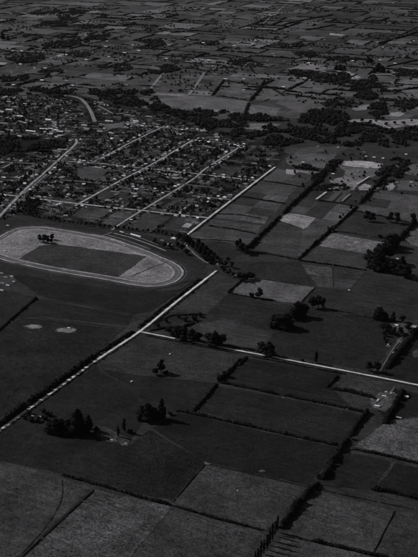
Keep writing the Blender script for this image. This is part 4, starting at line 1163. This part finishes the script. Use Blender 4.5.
# long glasshouse and packing sheds of the orchard
for (p0, p1, lab, tn) in [((316.5, 200), (326, 193), 'long bright glasshouse on the ploughed strips', 3), ((357, 185), (369, 177.5), 'long bright shed leading to the orchard paddock', 3), ((342, 202), (350, 195), 'long pale strip shed right of the ploughed strips', 1),
                          ((333, 201), (341, 193), 'long grey strip shed amid the ploughed strips', 0)]:
    a, c_ = P(*p0), P(*p1); d = c_ - a
    house('shed', (a + c_) / 2, math.atan2(d.y, d.x), lab, None, tn, .85, True, 'long_shed', 'shed', d.length / (15 * .85))
for i, (x, y, tn) in enumerate([(366, 157, 2), (374, 158, 3), (383, 159, 3), (364, 153, 1), (333, 174.5, 3), (303, 163, 3), (406, 155, 3), (330, 190, 2), (350, 187, 1), (358, 172, 1), (411, 183, 2), (397, 183, 1), (338, 148, 2), (318, 147, 1), (392, 171, 1), (370, 168, 1)]):
    b(random.choice(('villa', 'bungalow', 'cottage')), x, y, bdir, ['white cottage row over the orchard, left house', 'white cottage row over the orchard, middle house', 'white cottage row over the orchard, right house', 'grey house behind the white cottage row',
      'white house in the dark clump beside the pale strip', 'tall white house in the grey paddock beyond the main road', 'bright house at the edge of the great dark wood', 'pale house above the ploughed strips', 'grey house above the ploughed strips',
      'grey house beside the long bright orchard shed', 'pale house at the right edge by the orchard', 'grey house right of the orchard shrubbery', 'pale house under the great dark wood', 'grey house under the great dark wood', 'grey house inside the orchard shrubbery', 'grey house on the orchard paddock edge'][i], tn, .95)

STREETS = [(S1, 'the first diagonal street', 7), (S2, 'the second diagonal street', 7), (S3, 'the third diagonal street', 7), (UPPER, 'the upper main road', 9), (MAINST, 'the main street', 11),
           (C1, 'the racecourse cross street', 7), (C2, 'the middle cross street', 7), (C3, 'the back cross street', 7), (C4, 'the short cross street', 7), (C5, 'the left edge street', 7), (C6, 'the short right lane', 6), (C7, 'the unpaved lane', 6)]
TOWN_POLY = [P(*p) for p in [(-8, 226), (-8, 97), (70, 95), (140, 110), (170, 115), (216, 132), (250, 138), (284, 150), (274, 164), (204, 216), (184, 233), (120, 226), (60, 219), (20, 212)]]
OPEN = [[P(*p) for p in q] for q in ([(80, 168), (100, 167), (112, 172), (94, 181), (76, 178)], [(84, 206), (112, 209), (100, 221), (72, 216)], [(144, 213), (172, 217), (150, 232), (126, 228)],
        [(118, 211), (136, 214), (118, 227), (100, 223)], [(104, 124), (120, 123), (126, 126), (112, 129), (104, 128)], [(-10, 140), (60, 139), (66, 152), (-10, 154)], [(62, 199), (82, 201), (68, 209), (48, 204)], [(176, 217), (200, 219), (184, 232), (160, 229)], [(98, 189), (120, 192), (106, 201), (84, 198)], [(160, 196), (184, 198), (168, 208), (146, 205)], [(222, 166), (244, 168), (232, 176), (212, 174)])]
def sections():
    """lawns, gardens and bare lots of the town, laid out along the streets"""
    k = 0
    for pts_px, desc, half in STREETS:
        pts = smooth_line([P(*p) for p in pts_px], 4.0); ns = normals2(pts)
        for side in (1, -1):
            acc = 0; nxt = 15
            for i in range(1, len(pts)):
                acc += (pts[i] - pts[i - 1]).length
                if acc < nxt: continue
                wd = nxt; acc = 0; nxt = random.choice((14, 18, 22, 30, 44))
                d = ns[i] * side; t = Vector((d.y, -d.x))
                o0 = half + random.choice((0, 4, 12, 20)); dep = random.choice((16, 24, 34, 42))
                c = pts[i] + d * (o0 + dep / 2)
                if random.random() > .8 or not inside(c, TOWN_POLY) or inside(c, RACE_POLY) or road_dist(c) < dep / 2 + 3: continue
                g = random.choice((20, 34, 40, 46, 52, 58, 40)) if random.random() < .86 else random.choice((74, 88, 104))
                w2 = wd * .5 - .8; q = [c - t * w2 - d * dep / 2, c + t * w2 - d * dep / 2, c + t * w2 + d * dep / 2, c - t * w2 + d * dep / 2]
                patch('section', None, T(g), random.choice(('grass', 'rough', 'mown')), .8, q, z=.36 + .004 * (k % 50)); k += 1
    for p in scatter(TOWN_POLY, 34, .85, .45):
        if road_dist(p) < 26 or inside(p, RACE_POLY) or any(inside(p, o) for o in OPEN): continue
        w2, d2 = random.choice((8, 12, 18, 26)), random.choice((7, 10, 14)); u, v_ = grid(1, 0), grid(0, 1)
        g = random.choice((20, 32, 38, 44, 50, 56)) if random.random() < .9 else random.choice((72, 90))
        patch('section', None, T(g), random.choice(('grass', 'rough', 'mown', 'plough')), .8, [p - u * w2 - v_ * d2, p + u * w2 - v_ * d2, p + u * w2 + v_ * d2, p - u * w2 + v_ * d2], z=.36 + .004 * (k % 50)); k += 1
sections()
def town():
    GT = []                                            # garden trees wanted: (point, label stem)
    for pts_px, desc, half in STREETS:
        pts = smooth_line([P(*p) for p in pts_px], 4.0); ns = normals2(pts)
        horizontal = abs(pts[-1].y - pts[0].y) < abs(pts[-1].x - pts[0].x)
        for side in (1, -1):
            sname = ('far' if side > 0 else 'near') if horizontal else ('left' if side > 0 else 'right')
            end = 'left' if horizontal else 'bottom'
            n = nt = 0; acc = random.uniform(0, 12); nxt = 18
            for i in range(1, len(pts)):
                acc += (pts[i] - pts[i - 1]).length
                if acc < nxt: continue
                acc = 0; nxt = random.uniform(16, 27)
                d = ns[i] * side; p = pts[i] + d * (half + random.uniform(5, 17))
                far_side_empty = desc == 'the upper main road' and side < 0
                if inside(p, TOWN_POLY) and not far_side_empty:
                    ok = road_dist(p) > half + 3 and not inside(p, RACE_POLY) and not any(inside(p, q) for q in OPEN)
                    ok = ok and all((p - h[0]).length > h[1] + 8 for h in HOUSES)
                    dens = .5 if desc == 'the upper main road' else .8
                    if ok and random.random() < dens:
                        tn = random.choices((0, 1, 2, 3), (.34, .34, .20, .12))[0]
                        house(random.choice(('villa', 'bungalow', 'cottage')), p, math.atan2(-d.x, d.y) + random.choice((0, 0, math.pi / 2)), '%s house, %s from the %s, %s side of %s' % (ROOFWORD[tn][0], nth(n), end, sname, desc),
                              'houses along ' + desc, tn, random.uniform(.95, 1.3), False); n += 1
                for off in (random.uniform(20, 27), random.uniform(28, 40)):
                    q = pts[i] + d * (half + off) + Vector((random.uniform(-5, 5), random.uniform(-5, 5)))
                    if len(GT) < 292 and inside(q, TOWN_POLY) and road_dist(q) > 15 and not inside(q, RACE_POLY) and not any(inside(q, o) for o in OPEN) and all((q - h[0]).length > h[1] + 2 for h in HOUSES) and random.random() < .62:
                        GT.append(q)
                        tree('broadleaf' if random.random() < .7 else 'conifer', q, random.uniform(7, 15), 'garden tree, %s from the %s, %s side of %s' % (nth(nt), end, sname, desc), 'garden trees along ' + desc, 1.3, name='garden_tree'); nt += 1
    # houses standing back inside the blocks
    k = 0
    inner = [P(*p) for p in [(0, 212), (0, 158), (62, 160), (90, 140), (150, 128), (210, 136), (262, 152), (200, 212), (150, 214), (60, 216)]]
    for p in sorted(scatter(inner, 40, .6, .5), key=lambda q: q.x):
        if k >= 180 or road_dist(p) < 30 or not inside(p, TOWN_POLY) or any(inside(p, o) for o in OPEN) or any((p - h[0]).length < h[1] + 12 for h in HOUSES): continue
        tn = random.choices((0, 1, 2, 3), (.46, .34, .14, .06))[0]
        house(random.choice(('villa', 'bungalow', 'cottage')), p, GA + random.choice((0, math.pi / 2)) + random.uniform(-.3, .3), '%s house, %s from the left, inside the town blocks' % (ROOFWORD[tn][0], nth(k)), 'houses inside the town blocks', tn, random.uniform(.9, 1.35), False); k += 1
    # garden sheds and washhouses
    k = 0
    for hp, hr in sorted(HOUSES, key=lambda t: t[0].x):
        if k >= 190 or not inside(hp, TOWN_POLY) or random.random() < .35: continue
        a_ = random.uniform(0, 6.28); p = hp + Vector((math.cos(a_), math.sin(a_))) * random.uniform(15, 22)
        if road_dist(p) < 11 or inside(p, RACE_POLY) or any((p - h[0]).length < h[1] + 3 for h in HOUSES): continue
        tn = random.choices((0, 1, 2, 3), (.3, .3, .25, .15))[0]
        house('shed', p, GA + random.choice((0, math.pi / 2)), '%s backyard shed, %s from the left in the town' % (ROOFWORD[tn][0], nth(k)), 'backyard sheds of the town', tn, random.uniform(.32, .55), False, 'garden_shed', 'shed'); HOUSES[-1] = (p, 4); k += 1
    # shops of the upper town, where the streets cannot be made out
    up = [P(*p) for p in [(-6, 98), (66, 96), (84, 106), (98, 101), (128, 110), (140, 122), (118, 134), (72, 138), (-6, 137)]]
    pts = scatter(up, 40, .8, .5); k = 0; rest = []
    for p in sorted(pts, key=lambda q: q.x):
        n1 = noise.noise(Vector((p.x / 120.0, p.y / 120.0, 2.0)))
        if n1 < -.05 or road_dist(p) < 19 or any(inside(p, o) for o in OPEN) or any((p - h[0]).length < h[1] + 9 for h in HOUSES): continue
        if random.random() < .45:
            tn = random.choices((0, 1, 2, 3), (.22, .34, .28, .16))[0]
            house('shed', p, GA + random.choice((0, math.pi / 2)) + random.uniform(-.15, .15), '%s shop, %s from the left in the upper town' % (ROOFWORD[tn][0], nth(k)), 'shops of the upper town', tn, random.uniform(.9, 1.7), False, 'shop', 'shop', random.uniform(.7, 1.6)); k += 1
        else: rest.append(p); HOUSES.append((p, 9))
    # the smallest cottages up there, one far-off mass
    for nm, lo, hi, lab in (('far_cottages', .3, .5, 'tiny pale cottages massed in the upper town'), ('far_cottages', .08, .14, 'tiny dark roofed cottages massed in the upper town')):
        vs, fs = [], []
        half = rest[0::2] if lo > .2 else rest[1::2]
        for p in half:
            k0 = len(vs); L, W, hh = random.uniform(4.5, 8), random.uniform(3.4, 5), random.uniform(2.6, 3.4)
            add_box(vs, fs, -L, L, -W, W, 0, hh, False); hip(vs, fs, -L, L, -W, W, hh - .05, hh + random.uniform(1.8, 2.8), random.choice((0, W * .8)))
            a_ = GA + random.choice((0, math.pi / 2)) + random.uniform(-.3, .3)
            for i in range(k0, len(vs)):
                x, y, z = vs[i]; vs[i] = (p.x + x * math.cos(a_) - y * math.sin(a_), p.y + x * math.sin(a_) + y * math.cos(a_), z + .6)
        o = mesh_obj(nm, new_mesh(nm, vs, fs, M['iron']), (lo + hi) / 2); stuff(o, lab, 'cottages')
    # trees among the shops
    k = 0
    for p in sorted(scatter(up, 44, .75, .5), key=lambda q: q.x):
        if k >= 90 or road_dist(p) < 14 or any((p - h[0]).length < h[1] + 3 for h in HOUSES): continue
        tree('broadleaf' if random.random() < .6 else 'conifer', p, random.uniform(8, 16), 'dark tree, %s from the left, among the roofs of the upper town' % nth(k), 'trees of the upper town', 1.3, name='town_tree'); k += 1
    # the white warehouses in a row above the park
    for i, (x, y, w, s) in enumerate([(31, 132, 2.4, 1.3), (40, 129.4, 1.2, 1.2), (45.5, 130, 1.3, 1.3), (51, 129.6, 1.2, 1.2), (56, 131, 1.4, 1.3), (61, 132.4, 1.2, 1.2), (10, 130.5, 2.0, 1.0), (100, 132, 1.6, 1.0), (112, 134, 1.4, 1.0)]):
        house('shed', P(x, y), GA + random.uniform(-.05, .05), ['longest white warehouse above the black park wood', 'first white warehouse in the row above the park', 'second white warehouse in the row above the park', 'third white warehouse in the row above the park',
              'fourth white warehouse in the row above the park', 'last white warehouse in the row above the park', 'pale long store at the left above the park', 'pale store right of the curved street', 'pale store at the back of the first diagonal street'][i],
              'warehouses of the upper town', 3 if i < 6 else 2, s, True, 'warehouse', 'warehouse', w)
    # clipped hedges along the back fences
    hh = []
    for p in scatter(TOWN_POLY, 62, .8, .5):
        d = grid(1, 0) if random.random() < .7 else grid(0, 1); L = random.uniform(18, 55); a, b_ = p - d * L / 2, p + d * L / 2
        if min(road_dist(a), road_dist(p), road_dist(b_)) < 9 or inside(p, RACE_POLY) or any(inside(p, o) for o in OPEN) or not (inside(a, TOWN_POLY) and inside(b_, TOWN_POLY)): continue
        if any(seg_dist(h[0], [a, b_]) < h[1] for h in HOUSES): continue
        hh.append((a, b_))
    for i, (a, b_) in enumerate(sorted(hh, key=lambda t: t[0].x)[:120]):
        hedge(None, random.uniform(2.5, 4.5), random.uniform(2, 4.5), 'dark back fence hedge, %s from the left in the town' % nth(i), 'garden_hedge', 2.5, .03, world_pts=[a, b_], group='back fence hedges of the town')
    # shrubs and small trees of the gardens, far too many to count
    def clr(p): return road_dist(p) < 10 or inside(p, RACE_POLY) or any((p - h[0]).length < h[1] * .75 for h in HOUSES) or any(inside(p, o) for o in OPEN)
    def shrubs(px, lab, sp, keep):
        poly = [P(*p) for p in px]; c = sum(poly, Vector((0, 0))) / len(poly); vs, fs = [], []
        for p in scatter(poly, sp, keep, .5):
            n1 = noise.noise(Vector((p.x / 45.0, p.y / 45.0, 1.0)))
            if n1 < 0 or clr(p): continue
            hh = random.uniform(2, 8) * (1 + .8 * n1); r = random.uniform(1.4, 4.6) * (1 + .5 * n1)
            q = (p.x - c.x, p.y - c.y, hh * .5); lump(vs, fs, q, r, hh * .52, 1, .4); leaves_on(vs, fs, q, r, hh * .55, 5, .8)
        o = mesh_obj('garden_shrubs', new_mesh('garden_shrubs', vs, fs, M['leaf']), LEAF_V); o.location = (c.x, c.y, 0); stuff(o, lab, 'shrubs')
    shrubs([(-8, 226), (-8, 156), (64, 153), (80, 142), (140, 136), (236, 140), (284, 150), (274, 164), (204, 216), (184, 233), (120, 226), (60, 219), (20, 212)], 'dark garden shrubs between the houses of the street grid', 9.5, .6)
    shrubs([(-8, 137), (-8, 97), (70, 95), (140, 110), (170, 115), (216, 132), (240, 140), (140, 136), (78, 141), (66, 138)], 'dark garden shrubs of the upper town', 13, .66)
town()
print('houses', len(HOUSES))

# ------------------------------------------------------------------ rushes, tussocks and weeds in the rough paddocks
def tussocks(px, n, lab, v=.02, smax=.9):
    poly = [P(*p) for p in px]; c = sum(poly, Vector((0, 0))) / len(poly); vs, fs = [], []
    x0, x1 = min(p.x for p in poly), max(p.x for p in poly); y0, y1 = min(p.y for p in poly), max(p.y for p in poly)
    k = 0
    while k < n:
        p = Vector((random.uniform(x0, x1), random.uniform(y0, y1))); k += 1
        if not inside(p, poly) or noise.noise(Vector((p.x / 30.0, p.y / 30.0, 5))) < random.uniform(-.3, .3): continue
        for _ in range(4): leaf(vs, fs, (p.x - c.x + random.uniform(-.5, .5), p.y - c.y + random.uniform(-.5, .5), random.uniform(.2, .6)), random.uniform(.35, smax))
    o = mesh_obj('tussocks', new_mesh('tussocks', vs, fs, M['leaf']), v); o.location = (c.x, c.y, .9); o['kind'] = 'stuff'; o['label'] = lab; o['category'] = 'grass'
tussocks([(96, 491), (172, 508), (130, 557), (22, 557)], 2600, 'scattered tussocks in the palest lower left paddock', .06)
tussocks([(-5, 464), (62, 478), (90, 488), (22, 556), (-5, 560)], 1800, 'scattered tussocks in the lower left corner paddock', .05)
tussocks([(174, 508), (262, 531), (240, 560), (132, 556)], 1500, 'scattered tussocks in the bottom middle paddock', .05)
tussocks([(104, 484), (128, 446), (150, 430), (206, 462), (172, 501)], 2400, 'pale weeds in the dark rough paddock', .07)
tussocks([(312, 490), (395, 511), (373, 552), (286, 534)], 1500, 'scattered tussocks in the bottom right paddock', .05)
tussocks([(0, 334), (40, 320), (120, 330), (46, 388), (0, 416)], 3200, 'rough weeds in the paddock left of the main road', .05)
tussocks([(355, 446), (388, 421), (418, 418), (418, 461)], 1500, 'tussocks in the pale paddock at the right edge', .06)
tussocks([(206, 465), (306, 488), (268, 530), (174, 503)], 1500, 'scattered tussocks in the trough paddock', .05)
tussocks([(192, 415), (341, 448), (308, 486), (206, 462), (152, 428)], 2200, 'scattered weeds in the dark paddock under the long hedge', .05)

# ------------------------------------------------------------------ scattered trees and cottages of the far plain
def far_bits():
    vs, fs = [], []; c = Vector((0, 7000))
    poly = [P(*p) for p in [(-12, 92), (-12, 6), (430, 6), (430, 112), (330, 112), (280, 96), (150, 92)]]
    for p in scatter(poly, 62, .9, .5):
        x, y = to_px(p)
        n1 = noise.noise(Vector((p.x / 260.0, p.y / 260.0, 4.0)))
        if n1 < (.12 if y < 45 else -.02): continue
        for _ in range(random.choice((1, 1, 2, 3, 5))):
            q = (p.x - c.x + random.uniform(-22, 22), p.y - c.y + random.uniform(-12, 12)); hh = random.uniform(4, 12); r = random.uniform(3, 7)
            lump(vs, fs, (q[0], q[1], hh * .5), r, hh * .5, 1, .4); leaves_on(vs, fs, (q[0], q[1], hh * .5), r, hh * .55, 6, 1.4)
    o = mesh_obj('far_trees', new_mesh('far_trees', vs, fs, M['leaf']), LEAF_V); o.location = (c.x, c.y, 0)
    stuff(o, 'countless tiny dark trees dotted over the far plain', 'trees')
    spots = []
    for p in scatter(poly, 150, .8, .5):
        x, y = to_px(p)
        if 2 < x < 416 and 40 < y < 92 and noise.noise(Vector((p.x / 400.0, p.y / 400.0, 8.0))) > -.1: spots.append((x, p))
    spots.sort(key=lambda t: t[0]); spots = spots[::max(1, len(spots) // 70)]
    for i, (x, p) in enumerate(spots):
        tn = random.choices((1, 2, 3), (.4, .35, .25))[0]
        house('shed', p, GA + random.choice((0, math.pi / 2)), '%s farm building, %s from the left on the far plain' % (ROOFWORD[tn][0], nth(i)), 'farm buildings of the far plain', tn, random.uniform(.9, 1.6), False, 'farm_building', 'barn')
far_bits()

# ------------------------------------------------------------------ air
def haze():
    vs, fs = [], []
    x0, x1, y0, y1, z0, z1 = -46000, 46000, -7000, 61000, -1.5, 1010
    vs = [(x, y, z) for z in (z0, z1) for x, y in ((x0, y0), (x1, y0), (x1, y1), (x0, y1))]
    fs = [(3, 2, 1, 0), (4, 5, 6, 7), (0, 1, 5, 4), (1, 2, 6, 5), (2, 3, 7, 6), (3, 0, 4, 7)]
    m = bpy.data.materials.new('thin haze'); m.use_nodes = True; nt = m.node_tree
    nt.nodes.remove(nt.nodes['Principled BSDF'])
    pv = nt.nodes.new('ShaderNodeVolumePrincipled')
    pv.inputs['Color'].default_value = (.92, .91, .93, 1); pv.inputs['Density'].default_value = HAZE
    pv.inputs['Anisotropy'].default_value = .2
    nt.links.new(pv.outputs[0], nt.nodes['Material Output'].inputs['Volume'])
    me = bpy.data.meshes.new('haze'); me.from_pydata(vs, [], fs); me.materials.append(m)
    o = bpy.data.objects.new('haze', me); COL.objects.link(o); o['kind'] = 'stuff'; o['label'] = 'thin even haze over the whole plain'; o['category'] = 'haze'
HAZE = 1.4e-6
haze()
